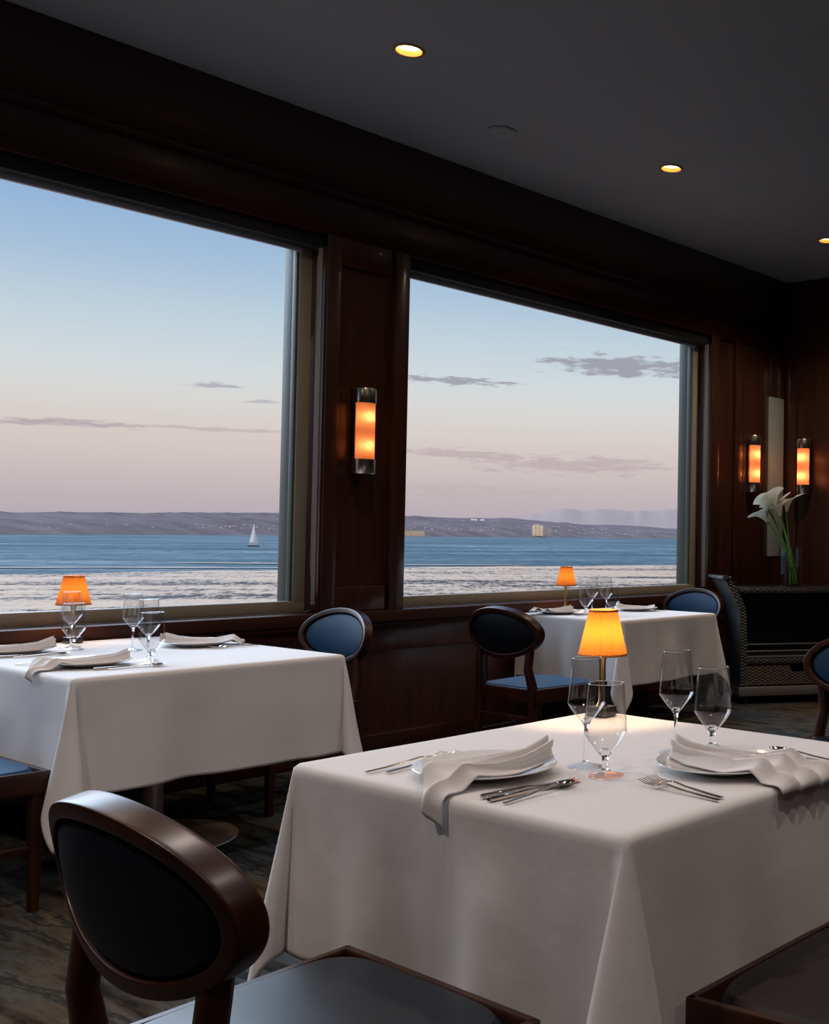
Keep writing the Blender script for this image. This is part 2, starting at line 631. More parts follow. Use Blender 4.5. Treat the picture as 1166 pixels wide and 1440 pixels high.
w.box((7.255, 5.322, 0.818), (7.36, 5.36, HEAD), 0.004)
w.box((7.375, 5.330, 0.818), (7.80, 5.36, HEAD), 0.004)
w.box((7.81, 5.318, 0.818), (7.965, 5.36, HEAD), 0.004)
struct(w.build('trim_6', WOODW))
struct(MB().box((-2.6, 5.325, 0), (7.98, 5.37, 0.12), 0.006).build('baseboard_left', WOODH))

# thin pale board painted in place of a reflection in the glossy corner
struct(MB().box((7.740, 5.312, 1.10), (7.955, 5.36, 2.47), 0.006).build('corner_reflection', REFLSTRIP))

# far wall
w = MB().box((XB, -3.1, 0), (XB + 0.25, 5.6, CEIL_Z + 0.16))
struct(w.build('wall_back', WOODW, smooth=0))
w = MB().box((7.965, -3.1, 3.105), (XB + 0.01, 5.33, CEIL_Z), 0.004)
w.box((7.955, -3.1, 3.085), (XB + 0.01, 5.33, 3.107), 0.006)
struct(w.build('trim_7', WOODH))
w = MB()
for ya, yb in ((5.20, 5.33), (4.74, 4.83), (4.15, 4.25), (3.4, 3.5), (2.4, 2.5), (1.2, 1.3), (0, 0.1), (-1.5, -1.4)):
    w.box((7.98, ya, 0.13), (XB + 0.01, yb, 3.09), 0.004)
struct(w.build('trim_8', WOODW))
struct(MB().box((7.975, -3.1, 0), (XB + 0.01, 5.33, 0.13), 0.006).build('baseboard_back', WOODH))
# walls behind the camera
struct(MB().box((-2.85, -3.1, 0), (-2.6, 5.6, CEIL_Z + 0.16)).build('wall_front', WOODW, smooth=0))
struct(MB().box((-2.85, -3.35, 0), (8.3, -3.1, CEIL_Z + 0.16)).build('wall_right', WOODW, smooth=0))


def window(name, x0, x1):
    """A fixed picture window: painted frame, outer reveal, one pane, dark blind cassette with pale bottom rail."""
    yf = 5.45
    f = MB()
    fr = 0.082
    zb, zt = 0.818, HEAD
    f.box((x0, yf, zb), (x1, yf + 0.05, zb + 0.064), 0.006)
    f.box((x0, yf, zt - 0.05), (x1, yf + 0.05, zt), 0.006)
    f.box((x0, yf, zb + 0.05), (x0 + fr, yf + 0.05, zt), 0.006)
    f.box((x1 - fr, yf, zb + 0.05), (x1, yf + 0.05, zt), 0.006)
    root = struct(f.build(name, FRAMEP))
    r = MB()
    for a, b_ in ((x0 + fr - 0.002, x0 + fr + 0.012), (x1 - fr - 0.012, x1 - fr + 0.002)):
        r.box((a, yf + 0.012, zb + 0.06), (b_, yf + 0.05, zt - 0.02), 0.003)
    r.box((x0 + fr - 0.004, yf + 0.048, zb + 0.03), (x0 + fr + 0.004, yf + 0.14, zt), 0.002)
    r.box((x1 - fr - 0.004, yf + 0.048, zb + 0.03), (x1 - fr + 0.004, yf + 0.14, zt), 0.002)
    r.box((x0 + fr, yf + 0.048, zb + 0.03), (x1 - fr, yf + 0.14, zb + 0.05), 0.002)
    r.box((x0 + fr, yf + 0.048, zt - 0.05), (x1 - fr, yf + 0.14, zt), 0.002)
    r.build('outer_reveal', REVEALP, root)
    g = MB().grid(lambda u, v: Vector((lerp(x0 + 0.02, x1 - 0.02, u), yf + 0.024, lerp(zb + 0.03, zt - 0.02, v))), 2, 2)
    g.build('pane', PANE, root, smooth=0)
    c = MB().box((x0 + 0.006, yf - 0.092, zt - 0.075), (x1 - 0.006, yf - 0.006, zt), 0.004)
    c.build('blind_cassette', BLINDF, root)
    c = MB().box((x0 + 0.02, yf - 0.030, zt - 0.105), (x1 - 0.09, yf - 0.008, zt - 0.078), 0.004)
    c.build('blind_rail', RAILP, root)
    # wooden jamb lining with a pale blind track
    c = MB()
    for xa, xb in ((x0, x0 + 0.012), (x1 - 0.012, x1)):
        c.box((xa, YW - 0.01, zb), (xb, yf + 0.002, zt - 0.07), 0.002)
    c.build('jamb_lining', WOODW, root)
    c = MB()
    for sx, xa in ((1, x0 + 0.012), (-1, x1 - 0.012)):
        c.box((min(xa, xa + sx * 0.007), 5.352, zb + 0.045), (max(xa, xa + sx * 0.007), 5.386, zt - 0.075), 0.002)
    c.build('blind_track', FRAMEP, root)
    c = MB()
    xa = x1 - 0.024
    pts = []
    for k in range(26):
        a = k / 25
        if a < 0.45:
            pts.append((xa, 5.365, lerp(2.75, 1.06, a / 0.45)))
        elif a < 0.55:
            b_ = (a - 0.45) / 0.1 * pi
            pts.append((xa, 5.373 - 0.008 * cos(b_), 1.06 - 0.05 * sin(b_)))
        else:
            pts.append((xa, 5.381, lerp(1.06, 2.75, (a - 0.55) / 0.45)))
    c.sweep(pts, (0.0018, 0.0018), n=6)
    c.build('blind_cord', RAILP, root)
    return root


window('window_1', *WX[0])
window('window_2', *WX[1])

# ------------------------------------------------------------------ recessed ceiling lights: the window row and added unseen fill
vis_labels = {1: 'recessed ceiling downlight nearest the top of the picture above the left window',
              2: 'recessed ceiling downlight second along the row, above the right window',
              3: 'recessed ceiling downlight cut by the right edge, nearest the back wall',
              0: 'recessed fill downlight added unseen at the near end of the window row'}
first = None
for k, (x, y) in enumerate(DL):
    lab = vis_labels.get(k, 'recessed fill downlight added unseen over the rest of the dining room')
    if first is None:
        t = thing('ceiling_light', lab, 'ceiling light', (x, y, CEIL_Z), 0, 'recessed downlights in the grey ceiling')
        MB().lathe([(DR, 0.0), (DR + 0.013, 0.0), (DR + 0.013, -0.004), (DR + 0.009, -0.007), (DR - 0.001, -0.005)], 36, close=True).build('trim_ring', RINGM, t)
        MB().lathe([(DR - 0.001, -0.005), (DR - 0.003, 0.008), (DR - 0.006, 0.020)], 36).build('reflector', REFL, t)
        MB().lathe([(0, 0.018), (DR - 0.006, 0.019), (DR - 0.006, 0.023), (0, 0.023)], 36).build('lens', LENS, t)
        first = t
    else:
        t = dup(first, (x, y, CEIL_Z), 0, lab)
    ld = bpy.data.lights.new('downlight_lamp', 'SPOT')
    ld.energy = DLW[k]
    ld.color = (1.0, 0.87, 0.81) if k > 3 else (1.0, 0.74, 0.48)
    ld.spot_size = radians(135)
    ld.spot_blend = 0.9
    ld.shadow_soft_size = 0.05
    lo = bpy.data.objects.new('downlight_lamp', ld)
    COL.objects.link(lo)
    lo.location = (x, y, CEIL_Z - 0.012)

t = thing('smoke_detector', 'small flat round smoke detector on the ceiling between downlights', 'smoke detector', (4.12, 4.656, CEIL_Z))
MB().lathe([(0, 0), (0.080, 0), (0.080, -0.006), (0.072, -0.013), (0.045, -0.016), (0, -0.016)], 36).build('body', WHITEP, t)
MB().lathe([(0, -0.016), (0.020, -0.016), (0.018, -0.020), (0, -0.020)], 24).build('sensor_cap', WHITEP, t)


# ------------------------------------------------------------------ wall sconces
def sconce(label, loc, rz, power):
    """Local: backplate at y=0, glass bulging towards -y; origin at mid height."""
    t = thing('wall_sconce', label, 'wall lamp', loc, rz, 'amber glass wall sconces')
    MB().box((-0.048, -0.042, -0.235), (0.048, 0.0, 0.235), 0.004).build('backplate', BRONZE, t)
    yc = -0.062
    g = MB()
    g.grid(lambda u, v: Vector((0.056 * cos(pi + u * pi) * 1.0, yc + 0.056 * sin(pi + u * pi) * 1.0, lerp(-0.155, 0.155, v))), 24, 12)
    g.grid(lambda u, v: Vector((lerp(-0.056, 0.056, u), yc + 0.001, lerp(-0.155, 0.155, v))), 2, 2)
    g.build('glass_shade', OPAL, t)
    for s in (-1, 1):
        c = MB()
        z0, z1 = s * 0.155, s * 0.237
        c.lathe([(0, z0), (0.062, z0), (0.0625, z0 + s * 0.004), (0.0625, z1 - s * 0.004), (0.060, z1), (0, z1)], 36, (0, yc, 0))
        c.build('cap', CHROME, t)
        b = MB().lathe([(0, -0.018), (0.009, -0.014), (0.012, 0.0), (0.009, 0.014), (0, 0.018)], 12, (0, yc - 0.008, s * 0.080))
        b.build('bulb', BULB, t)
        ld = bpy.data.lights.new('sconce_bulb', 'POINT')
        ld.energy = power
        ld.color = (1.0, 0.66, 0.33)
        ld.shadow_soft_size = 0.004
        lo = bpy.data.objects.new('sconce_bulb', ld)
        COL.objects.link(lo)
        lo.parent = t
        lo.location = (0, yc - 0.027, s * 0.080)
    return t


sconce('amber glass wall sconce with nickel caps on the wooden pier between windows', (3.735, 5.352, 1.815), 0, 0.20)
sconce('amber glass wall sconce on the window wall, left of the white lilies', (7.47, 5.352, 1.872), 0, 0.26)
sconce('amber glass wall sconce on the back wall, up right of the white lilies', (7.995, 5.09, 1.872), radians(-90), 0.28)


# ------------------------------------------------------------------ dining chairs
def make_chair(label, seat_mat=BLUE, front=BLUEP, back=NAVY):
    """Faces local +y. Oval upholstered back in a wooden hoop on two posts that run on as rear legs."""
    t = thing('dining_chair', label, 'chair', group='oval back dining chairs')
    a, b_, zc, yc, tilt = 0.268, 0.137, 0.745, -0.263, radians(12)

    def bp(x, h, n):
        # point in the back plane: x across, h up along the tilted plane, n towards the front
        y = yc - h * sin(tilt) + n * cos(tilt) - 0.045 * (1 - (x / a) ** 2) + 0.02
        return Vector((x, y, zc + h * cos(tilt) + n * sin(tilt)))

    hoop = MB()
    sec = []
    for i in range(24):
        q = 2 * pi * (i + 0.5) / 24
        ca, sa = cos(q), sin(q)
        sec.append((math.copysign(abs(ca) ** 0.22, ca) * 0.0135, math.copysign(abs(sa) ** 0.22, sa) * 0.023))

    def hf(u, v):
        q = 2 * pi * u
        r, n = sec[int(round(v * 24)) % 24]
        return bp((a - 0.0135 + r) * cos(q), (b_ - 0.0135 + r) * sin(q), n)
    hoop.grid(hf, 96, 24, True, True)
    hoop.build('back_frame', WOODC, t)

    def pad(s):
        m = MB()

        def pf(u, v):
            q, r = 2 * pi * u, v
            rr = 0.0005 + r * 0.9995
            bulge = (0.014 + 0.018 * (1 - rr ** 2.5)) if r < 0.999 else -0.004
            return bp((a - 0.025) * rr * cos(q), (b_ - 0.025) * rr * sin(q), s * bulge)
        m.grid(pf, 56, 14, True, False)
        return m
    pad(1).build('front_pad', front, t)
    pad(-1).build('rear_pad', back, t)
    for s in (-1, 1):
        p = MB()
        top = bp(s * 0.186, -0.094, 0)
        pts = [top + Vector((0, 0.002, 0.010)), top, (s * 0.184, -0.256, 0.56), (s * 0.196, -0.236, 0.47), (s * 0.200, -0.232, 0.36), (s * 0.202, -0.250, 0.18), (s * 0.203, -0.292, 0.0)]
        p.sweep(pts, [(0.017, 0.019), (0.018, 0.020), (0.018, 0.021), (0.020, 0.024), (0.020, 0.024), (0.018, 0.020), (0.015, 0.016)], n=14, p=4)
        p.build('rear_leg', WOODC, t)
        p = MB()
        p.sweep([(s * 0.238, 0.220, 0.42), (s * 0.238, 0.220, 0.30), (s * 0.238, 0.220, 0.0)], [(0.022, 0.022), (0.021, 0.021), (0.015, 0.015)], n=14, p=5)
        p.build('front_leg', WOODC, t)
        p = MB()
        p.sweep([(s * 0.203, -0.245, 0.205), (s * 0.238, 0.220, 0.205)], (0.010, 0.014), n=10, p=5)
        p.build('stretcher', WOODC, t)
    p = MB()
    p.sweep([(-0.205, -0.236, 0.30), (0.205, -0.236, 0.30)], (0.013, 0.009), side=(0, 0, 1), n=10, p=5)
    p.build('stretcher', WOODC, t)
    # apron
    out = [(-0.263, 0.243), (0.263, 0.243), (0.225, -0.240), (-0.225, -0.240)]
    ap = MB()
    for (x0, y0), (x1, y1) in zip(out, out[1:] + out[:1]):
        d = Vector((x1 - x0, y1 - y0, 0)).normalized() * 0.004
        ap.sweep([(x0 - d.x, y0 - d.y, 0.422), (x1 + d.x, y1 + d.y, 0.422)], (0.036, 0.009), side=(0, 0, 1), n=12, p=8)
    ap.build('seat_frame', WOODC, t)
    # cushion
    st = MB()

    def sf(u, v):
        x, y = 2 * u - 1, 2 * v - 1
        e = max(abs(x), abs(y))
        n4 = (abs(x) ** 6 + abs(y) ** 6) ** (1 / 6)
        k = e / n4 if n4 > 1e-6 else 1.0
        x2, y2 = x * k, y * k
        half = lerp(0.218, 0.256, (y2 + 1) / 2)
        edge = max(0.0, 1 - n4 * (e / max(e, 1e-6)))
        ee = 1 - e
        z = 0.446 + 0.016 * min(1, ee / 0.05) ** 0.5 + 0.009 * (1 - x * x) * (1 - y * y)
        return Vector((x2 * half, y2 * 0.236, z))
    st.grid(sf, 41, 41)
    st.build('seat', seat_mat, t)
    return t


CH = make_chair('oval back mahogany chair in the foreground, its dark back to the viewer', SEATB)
CH.location = (1.052, 1.605, 0)
CH.rotation_euler = (0, 0, radians(-91.5))
GRP = 'oval back dining chairs'


def chair(x, y, rz, label):
    return dup(CH, (x, y, 0), radians(rz), label, GRP)


for c in CH.children:
    pass
c_far_l = chair(4.235, 4.405, -90, 'oval back blue chair with dark rear pad on the left of the far table')
c_far_r = chair(6.055, 4.985, 90, 'blue oval back chair at the far table, against the black wicker cart')
c_left_r = chair(2.995, 4.790, 90, 'blue oval back chair below the pier sconce, at the left table')
c_left_l = chair(1.415, 4.265, -90, 'chair at the left picture edge showing only its dark blue seat')
c_right = chair(3.56, 2.15, 90, 'oval back chair cut by the right picture edge, beyond the front table')
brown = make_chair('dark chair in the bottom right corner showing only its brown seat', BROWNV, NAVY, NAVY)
brown.location = (1.775, 0.944, 0)
brown.rotation_euler = (0, 0, radians(0))
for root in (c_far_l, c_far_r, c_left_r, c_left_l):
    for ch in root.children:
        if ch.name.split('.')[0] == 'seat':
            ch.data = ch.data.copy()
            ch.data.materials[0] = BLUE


# ------------------------------------------------------------------ tables and cloths
TOP = 0.750
CLOTH_T = 0.756


def make_table(label, cx, cy, w_, d_, ox=0.0, oy=0.0):
    t = thing('dining_table', label, 'table', (cx, cy, 0), 0, 'pedestal dining tables')
    MB().box((-w_ / 2 + 0.012, -d_ / 2 + 0.012, TOP - 0.035), (w_ / 2 - 0.012, d_ / 2 - 0.012, TOP), 0.004).build('tabletop', WOODC, t)
    MB().lathe([(0, 0.02), (0.05, 0.028), (0.047, 0.05), (0.038, 0.10), (0.036, TOP - 0.06), (0.06, TOP - 0.035), (0, TOP - 0.035)], 32, (ox, oy, 0)).build('column', BASEM, t)
    MB().lathe([(0, 0), (0.30, 0), (0.315, 0.006), (0.315, 0.014), (0.300, 0.018), (0.10, 0.030), (0.05, 0.045), (0, 0.045)], 48, (ox, oy, 0)).build('base', BASEM, t)
    MB().lathe([(0.3155, 0.003), (0.319, 0.006), (0.319, 0.014), (0.3155, 0.017)], 64, (ox, oy, 0), close=True).build('base_rim', CHROME, t)
    return t


def make_cloth(label, cx, cy, w_, d_, ov, seed, lobes, wall=False):
    """A rectangular cloth laid over a table: straight drops on four sides, a folded pleat hanging at each corner."""
    rr = 0.014
    m = MB()
    rnd = random.Random(seed)
    ph = [rnd.uniform(0, 6.28) for _ in range(12)]

    def along(s, L, n_over, n_in):
        pts = [-ov + (ov) * (i / n_over) for i in range(n_over)]
        pts += [L * i / n_in for i in range(n_in)]
        pts += [L + ov * i / n_over for i in range(n_over + 1)]
        return pts
    us, vs_ = along(0, w_, 34, 44), along(0, d_, 34, 44)

    def P(s, t):
        sx = -1 if s < 0 else (1 if s > w_ else 0)
        sy = -1 if t < 0 else (1 if t > d_ else 0)
        px = max(-s, s - w_, 0.0)
        py = max(-t, t - d_, 0.0)
        bx, by = min(max(s, 0), w_) - w_ / 2, min(max(t, 0), d_) - d_ / 2
        if sx == 0 and sy == 0:
            n = noise.noise(Vector((bx * 5 + seed, by * 5, 0))) * 0.0009
            return Vector((bx, by, n + 0.0005))
        rho = hypot(px, py)
        tau = atan2(py, px) / (pi / 2) if (sx and sy) else (0.0 if sx else 1.0)
        n1, n2 = Vector((sx, 0, 0)), Vector((0, sy, 0))
        hdir = (n1 * cos(tau * pi / 2) + n2 * sin(tau * pi / 2))
        ang = min(rho / rr, pi / 2)
        p = Vector((bx, by, 0)) + hdir * (rr * sin(ang)) + Vector((0, 0, -rr * (1 - cos(ang))))
        L = max(0.0, rho - rr * pi / 2)
        fl = 0.0 if (wall and sy > 0) else 0.025
        if sx and sy:
            lat_w, out_w, skew = lobes[(sx, sy)]
            q = 2 * pi * tau
            diag = (n1 + n2) / sqrt(2)
            lat = (n2 - n1) / sqrt(2)
            sn = math.copysign(abs(sin(q)) ** 0.75, sin(q))
            o = out_w * (0.5 - 0.5 * cos(q)) ** 0.8
            l = -lat_w * sn + skew * (0.5 - 0.5 * cos(q))
            d = Vector((0, 0, -1)) + (n1 * (1 - tau) + n2 * tau) * fl + diag * o + lat * l
        else:
            # gentle undulation along a straight drop, and a slight lift towards the corners
            if sx:
                a, Ls = by / d_, d_
            else:
                a, Ls = bx / w_, w_
            side = {(1, 0): 0, (-1, 0): 3, (0, 1): 6, (0, -1): 9}[(sx, sy)]
            e = 1 - (2 * abs(a)) ** 4
            wv = 0.022 * sin(9 * a + ph[side]) + 0.017 * sin(17 * a + ph[side + 1]) + 0.008 * sin(31 * a + ph[side + 2])
            if wall and sy > 0:
                wv *= 0.15
            d = Vector((0, 0, -1)) + hdir * (fl + wv * 1.8 * max(0, e) * min(1, L / 0.15))
        d.normalize()
        p += d * L
        if L > 0:
            nz = noise.noise(Vector((p.x * 4 + seed, p.y * 4, p.z * 3)))
            p += hdir * nz * (0.002 if (wall and sy > 0) else 0.010) * min(1.0, L / 0.15)
        return p

    vv = [[m.bm.verts.new(P(s, t)) for t in vs_] for s in us]
    for i in range(len(us) - 1):
        for j in range(len(vs_) - 1):
            m.bm.faces.new((vv[i][j], vv[i + 1][j], vv[i + 1][j + 1], vv[i][j + 1]))
    o = m.build('tablecloth', LINENC if seed == 23 else LINEN, smooth=180, recalc=False)
    o.location = (cx, cy, CLOTH_T)
    sm = o.modifiers.new('thickness', 'SOLIDIFY')
    sm.thickness = 0.0016
    sm.offset = -1
    return tag(o, label, 'tablecloth', 'white linen tablecloths')


def lob(lw, ow, sk=0.0):
    return (lw, ow, sk)


FT = (1.385, 1.228, 2.306, 2.160)      # front table: x0, y0, x1, y1
LT = (1.715, 3.965, 2.715, 5.262)
RT = (4.880, 4.390, 5.770, 5.262)
for (x0, y0, x1, y1), lt, lc, seed, lobes in (
        (FT, 'pedestal table under the nearest white cloth in the foreground', 'white tablecloth on the front table with the pleated corner towards the viewer', 3,
         {(-1, -1): lob(0.19, 0.24, -0.03), (-1, 1): lob(0.13, 0.16), (1, 1): lob(0.14, 0.16), (1, -1): lob(0.14, 0.16)}),
        (LT, 'round based pedestal table under the cloth by the left window', 'white tablecloth on the left table under the large left window', 11,
         {(-1, -1): lob(0.13, 0.17), (-1, 1): lob(0.05, 0.03), (1, 1): lob(0.05, 0.03), (1, -1): lob(0.15, 0.18)}),
        (RT, 'pedestal table under the white cloth of the far table', 'white tablecloth on the far table under the right window', 23,
         {(-1, -1): lob(0.14, 0.20), (-1, 1): lob(0.05, 0.03), (1, 1): lob(0.05, 0.03), (1, -1): lob(0.15, 0.20)})):
    cx, cy = (x0 + x1) / 2, (y0 + y1) / 2
    make_table(lt, cx, cy, x1 - x0, y1 - y0, *((0.05, -0.08) if seed == 11 else (0, 0)))
    make_cloth(lc, cx, cy, x1 - x0, y1 - y0, 0.40, seed, lobes, seed != 3)
ZT = CLOTH_T + 0.0022


# ------------------------------------------------------------------ table lamps
def make_lamp(label, loc, rz, power):
    t = thing('table_lamp', label, 'lamp', loc, rz, 'small orange shaded table lamps')
    MB().box((-0.030, -0.030, 0), (0.030, 0.030, 0.026), 0.003).build('base', BLACKB, t)
    MB().lathe([(0, 0.026), (0.016, 0.026), (0.014, 0.032), (0.0095, 0.040), (0.009, 0.15), (0.012, 0.160), (0.012, 0.172), (0, 0.172)], 20).build('stem', BRASS, t)
    zb, zt, rb, rtp = 0.168, 0.288, 0.066, 0.039
    sh = MB()

    def mod(a, k):
        return 1.0 + 0.012 * sin(60 * a) - 0.02 * sum(exp(-(((a - c + pi) % (2 * pi) - pi) / 0.02) ** 2) for c in (0.5, 1.55, 2.6, 3.65, 4.7, 5.75))
    sh.lathe([(lerp(rb, rtp, i / 8), lerp(zb, zt, i / 8)) for i in range(9)], 240, mod=mod)
    shade = sh.build('lamp_shade', SHADE, t)
    for z, r in ((zb, rb), (zt, rtp)):
        MB().lathe([(r + 0.0016, z - 0.003), (r + 0.0016, z + 0.003), (r - 0.0006, z + 0.003), (r - 0.0006, z - 0.003)], 48, close=True).build('trim_band', SHADET, shade)
    MB().lathe([(0, 0.172), (0.006, 0.175), (0.010, 0.188), (0.008, 0.198), (0, 0.203)], 16).build('bulb', BULB, t)
    ld = bpy.data.lights.new('table_lamp_bulb', 'POINT')
    ld.energy = power
    ld.color = (1.0, 0.66, 0.36)
    ld.shadow_soft_size = 0.013
    lo = bpy.data.objects.new('table_lamp_bulb', ld)
    COL.objects.link(lo)
    lo.parent = t
    lo.location = (0, 0, 0.222)
    return t


make_lamp('small lamp with glowing orange pleated shade on the front table', (2.245, 2.090, ZT), radians(8), 4.6)
make_lamp('small orange shaded lamp on the left table by the window', (2.235, 5.195, ZT), radians(4), 1.8)
make_lamp('small orange shaded lamp on the far table under the right window', (5.23, 5.205, ZT), radians(4), 1.8)


# ------------------------------------------------------------------ glassware
def glass(kind, loc, label, group):
    if kind == 'wine_glass':
        H, outer = 0.232, [(0.0, 0.0), (0.038, 0.0), (0.0385, 0.0012), (0.034, 0.003), (0.014, 0.0065), (0.0055, 0.012), (0.0042, 0.022), (0.0040, 0.075), (0.0048, 0.088), (0.0105, 0.0965), (0.026, 0.115), (0.0385, 0.133), (0.0400, 0.138), (0.0398, 0.143), (0.0375, 0.170), (0.0345, 0.205), (0.0320, 0.232)]
        floor_z = 0.101
    else:
        H, outer = 0.190, [(0.0, 0.0), (0.039, 0.0), (0.0395, 0.0014), (0.035, 0.0034), (0.016, 0.0075), (0.0075, 0.013), (0.0062, 0.022), (0.0062, 0.030), (0.0075, 0.038), (0.0135, 0.046), (0.031, 0.068), (0.0425, 0.086), (0.0438, 0.091), (0.0437, 0.096), (0.0420, 0.125), (0.0395, 0.160), (0.0370, 0.190)]
        floor_z = 0.053
    t = thing(kind, label, 'glass', loc, random.uniform(0, 6), group)
    kf = next(i for i, (r, z) in enumerate(outer) if z > 0.011)
    kb = next(i for i, (r, z) in enumerate(outer) if z > 0.04 and r > 0.0095)
    MB().lathe(outer[:kf + 1] + [(0, outer[kf][1])], 40).build('foot', FOOTG, t, smooth=50)
    br, bz = outer[kb]
    MB().lathe([(0, outer[kf][1] + 0.0003)] + [(r, z + 0.0003) for r, z in outer[kf:kf + 1]] + outer[kf + 1:kb + 1] + [(br * 0.6, floor_z + 0.002), (0, floor_z - 0.001)], 32).build('stem', GLASS, t, smooth=50)
    # smooth the bowl outline
    pr = outer[kb:]
    fine = []
    for i_ in range(len(pr) - 1):
        p0, p1, p2, p3 = pr[max(i_ - 1, 0)], pr[i_], pr[i_ + 1], pr[min(i_ + 2, len(pr) - 1)]
        for q_ in range(4):
            u_ = q_ / 4
            fine.append(tuple(0.5 * (2 * p1[c] + (p2[c] - p0[c]) * u_ + (2 * p0[c] - 5 * p1[c] + 4 * p2[c] - p3[c]) * u_ ** 2 + (3 * p1[c] - p0[c] - 3 * p2[c] + p3[c]) * u_ ** 3) for c in (0, 1)))
    fine.append(pr[-1])
    b = MB().lathe(fine, 48)
    bowl = b.build('bowl', BOWLG, t, smooth=60)
    re_ = pr[-1][0]
    MB().lathe([(re_ + 0.0007, H), (re_, H + 0.0009), (re_ - 0.0007, H), (re_, H - 0.0009)], 48, close=True).build('rim', GLASS, bowl, smooth=180)
    return t


WG = glass('wine_glass', (1.727, 1.652, ZT), 'tall wine glass beside the left plate on the front table', 'wine glasses')
GG = glass('water_goblet', (1.688, 1.560, ZT), 'short stemmed water goblet nearest the viewer on the front table', 'water goblets')
for src, x, y, lab in (
        (WG, 1.967, 1.601, 'tall wine glass behind the right plate on the front table'),
        (GG, 2.055, 1.562, 'short stemmed water goblet at the back right on the front table'),
        (GG, 2.112, 4.900, 'water goblet in front of the orange lamp on the left table'),
        (WG, 2.150, 5.010, 'wine glass just behind the goblet, before the lamp on the left table'),
        (GG, 2.069, 4.178, 'water goblet nearest the front edge of the left table'),
        (WG, 2.110, 4.290, 'wine glass right behind the front goblet on the left table'),
        (WG, 2.250, 4.700, 'wine glass hindmost of the three glasses mid left table'),
        (GG, 5.090, 4.890, 'water goblet leftmost of the four glasses on the far table'),
        (WG, 5.180, 4.920, 'wine glass second from left on the far table'),
        (WG, 5.170, 4.790, 'wine glass third from left on the far table'),
        (GG, 5.110, 4.680, 'water goblet rightmost of the four on the far table, above the lamp shade')):
    dup(src, (x, y, ZT), random.uniform(0, 6), lab)

# ------------------------------------------------------------------ plates
PL = thing('dinner_plate', 'white dinner plate under the left napkin on the front table', 'plate', (1.553, 1.768, ZT), 0, 'dinner plates')
MB().lathe([(0, 0.0), (0.080, 0.0), (0.088, 0.003), (0.118, 0.012), (0.144, 0.0185), (0.1460, 0.0200), (0.1445, 0.0212), (0.120, 0.0155), (0.092, 0.0068), (0.080, 0.0046), (0, 0.0042)], 72).build('plate_body', PORC, PL)
PLATES = {'a': (1.553, 1.768), 'b': (1.895, 1.408), 'c': (1.90, 4.300), 'd': (1.90, 4.93), 'e': (2.53, 4.72), 'f': (5.01, 5.06), 'g': (5.60, 4.92)}
PLAB = {'b': 'white plate reflecting dark, under the right napkin on the front table',
        'c': 'white plate under the near napkin on the left table',
        'd': 'white plate under the napkin cut by the left edge on the left table',
        'e': 'white plate under the flat folded napkin on the left table, right side',
        'f': 'white plate under the left napkin on the far table',
        'g': 'white plate under the folded napkin at the right of the far table'}
for k, lab in PLAB.items():
    dup(PL, PLATES[k] + (ZT,), 0, lab)


# ------------------------------------------------------------------ cutlery (handle towards local -y, origin on the cloth)
def make_fork(label, loc, rz):
    t = thing('dinner_fork', label, 'fork', loc, rz, 'dinner forks')
    MB().sweep([(0, -0.105, 0.003), (0, -0.06, 0.004), (0, 0.0, 0.007), (0, 0.035, 0.011), (0, 0.045, 0.010)],
               [(0.0050, 0.0016), (0.0045, 0.0016), (0.0032, 0.0017), (0.0030, 0.0016), (0.0050, 0.0014)], n=12, p=3).build('handle', STEEL, t)
    h = MB().sweep([(0, 0.044, 0.010), (0, 0.052, 0.0075), (0, 0.058, 0.0060), (0, 0.062, 0.006)], [(0.0050, 0.0011), (0.0095, 0.0011), (0.0118, 0.0011), (0.0122, 0.0010)], n=12, p=3)
    for i in range(4):
        x = -0.0102 + i * 0.0068
        h.sweep([(x, 0.060, 0.006), (x, 0.085, 0.0065), (x, 0.105, 0.012)], [(0.0014, 0.0010), (0.0012, 0.0010), (0.0008, 0.0007)], n=8)
    h.build('tines', STEEL, t)
    return t


def make_knife(label, loc, rz):
    t = thing('dinner_knife', label, 'knife', loc, rz, 'dinner knives')
    MB().sweep([(0, -0.115, 0.0045), (0, -0.112, 0.0045), (0, -0.06, 0.0045), (0, 0.0, 0.0045), (0, 0.005, 0.0045)],
               [(0.0050, 0.0030), (0.0062, 0.0042), (0.0058, 0.0040), (0.0048, 0.0036), (0.0040, 0.0018)], n=14, p=5).build('handle', STEEL, t)
    MB().sweep([(0, 0.004, 0.0030), (0.001, 0.03, 0.0022), (0.0015, 0.08, 0.0020), (0.0005, 0.108, 0.0020), (-0.004, 0.118, 0.0020)],
               [(0.0050, 0.0010), (0.0085, 0.0009), (0.0090, 0.0008), (0.0065, 0.0008), (0.0012, 0.0006)], n=10, p=3).build('blade', STEEL, t)
    return t


def make_spoon(label, loc, rz):
    t = thing('dessert_spoon', label, 'spoon', loc, rz, 'spoons')
    MB().sweep([(0, -0.105, 0.003), (0, -0.04, 0.005), (0, 0.02, 0.010), (0, 0.040, 0.010)], [(0.0046, 0.0014), (0.0040, 0.0015), (0.0028, 0.0015), (0.0035, 0.0013)], n=12, p=3).build('handle', STEEL, t)
    b = MB()

    def bf(u, v):
        q, r = 2 * pi * u, 0.001 + v * 0.999
        return Vector((0.0165 * r * cos(q), 0.064 + 0.026 * r * sin(q), 0.0020 + 0.0075 * r ** 2))

    def bf2(u, v):
        p = bf(u, v)
        return p + Vector((0, 0, 0.0010 * (1 - v)))
    b.grid(bf, 32, 9, True, False)
    b.grid(bf2, 32, 9, True, False)
    b.build('bowl', STEEL, t)
    return t


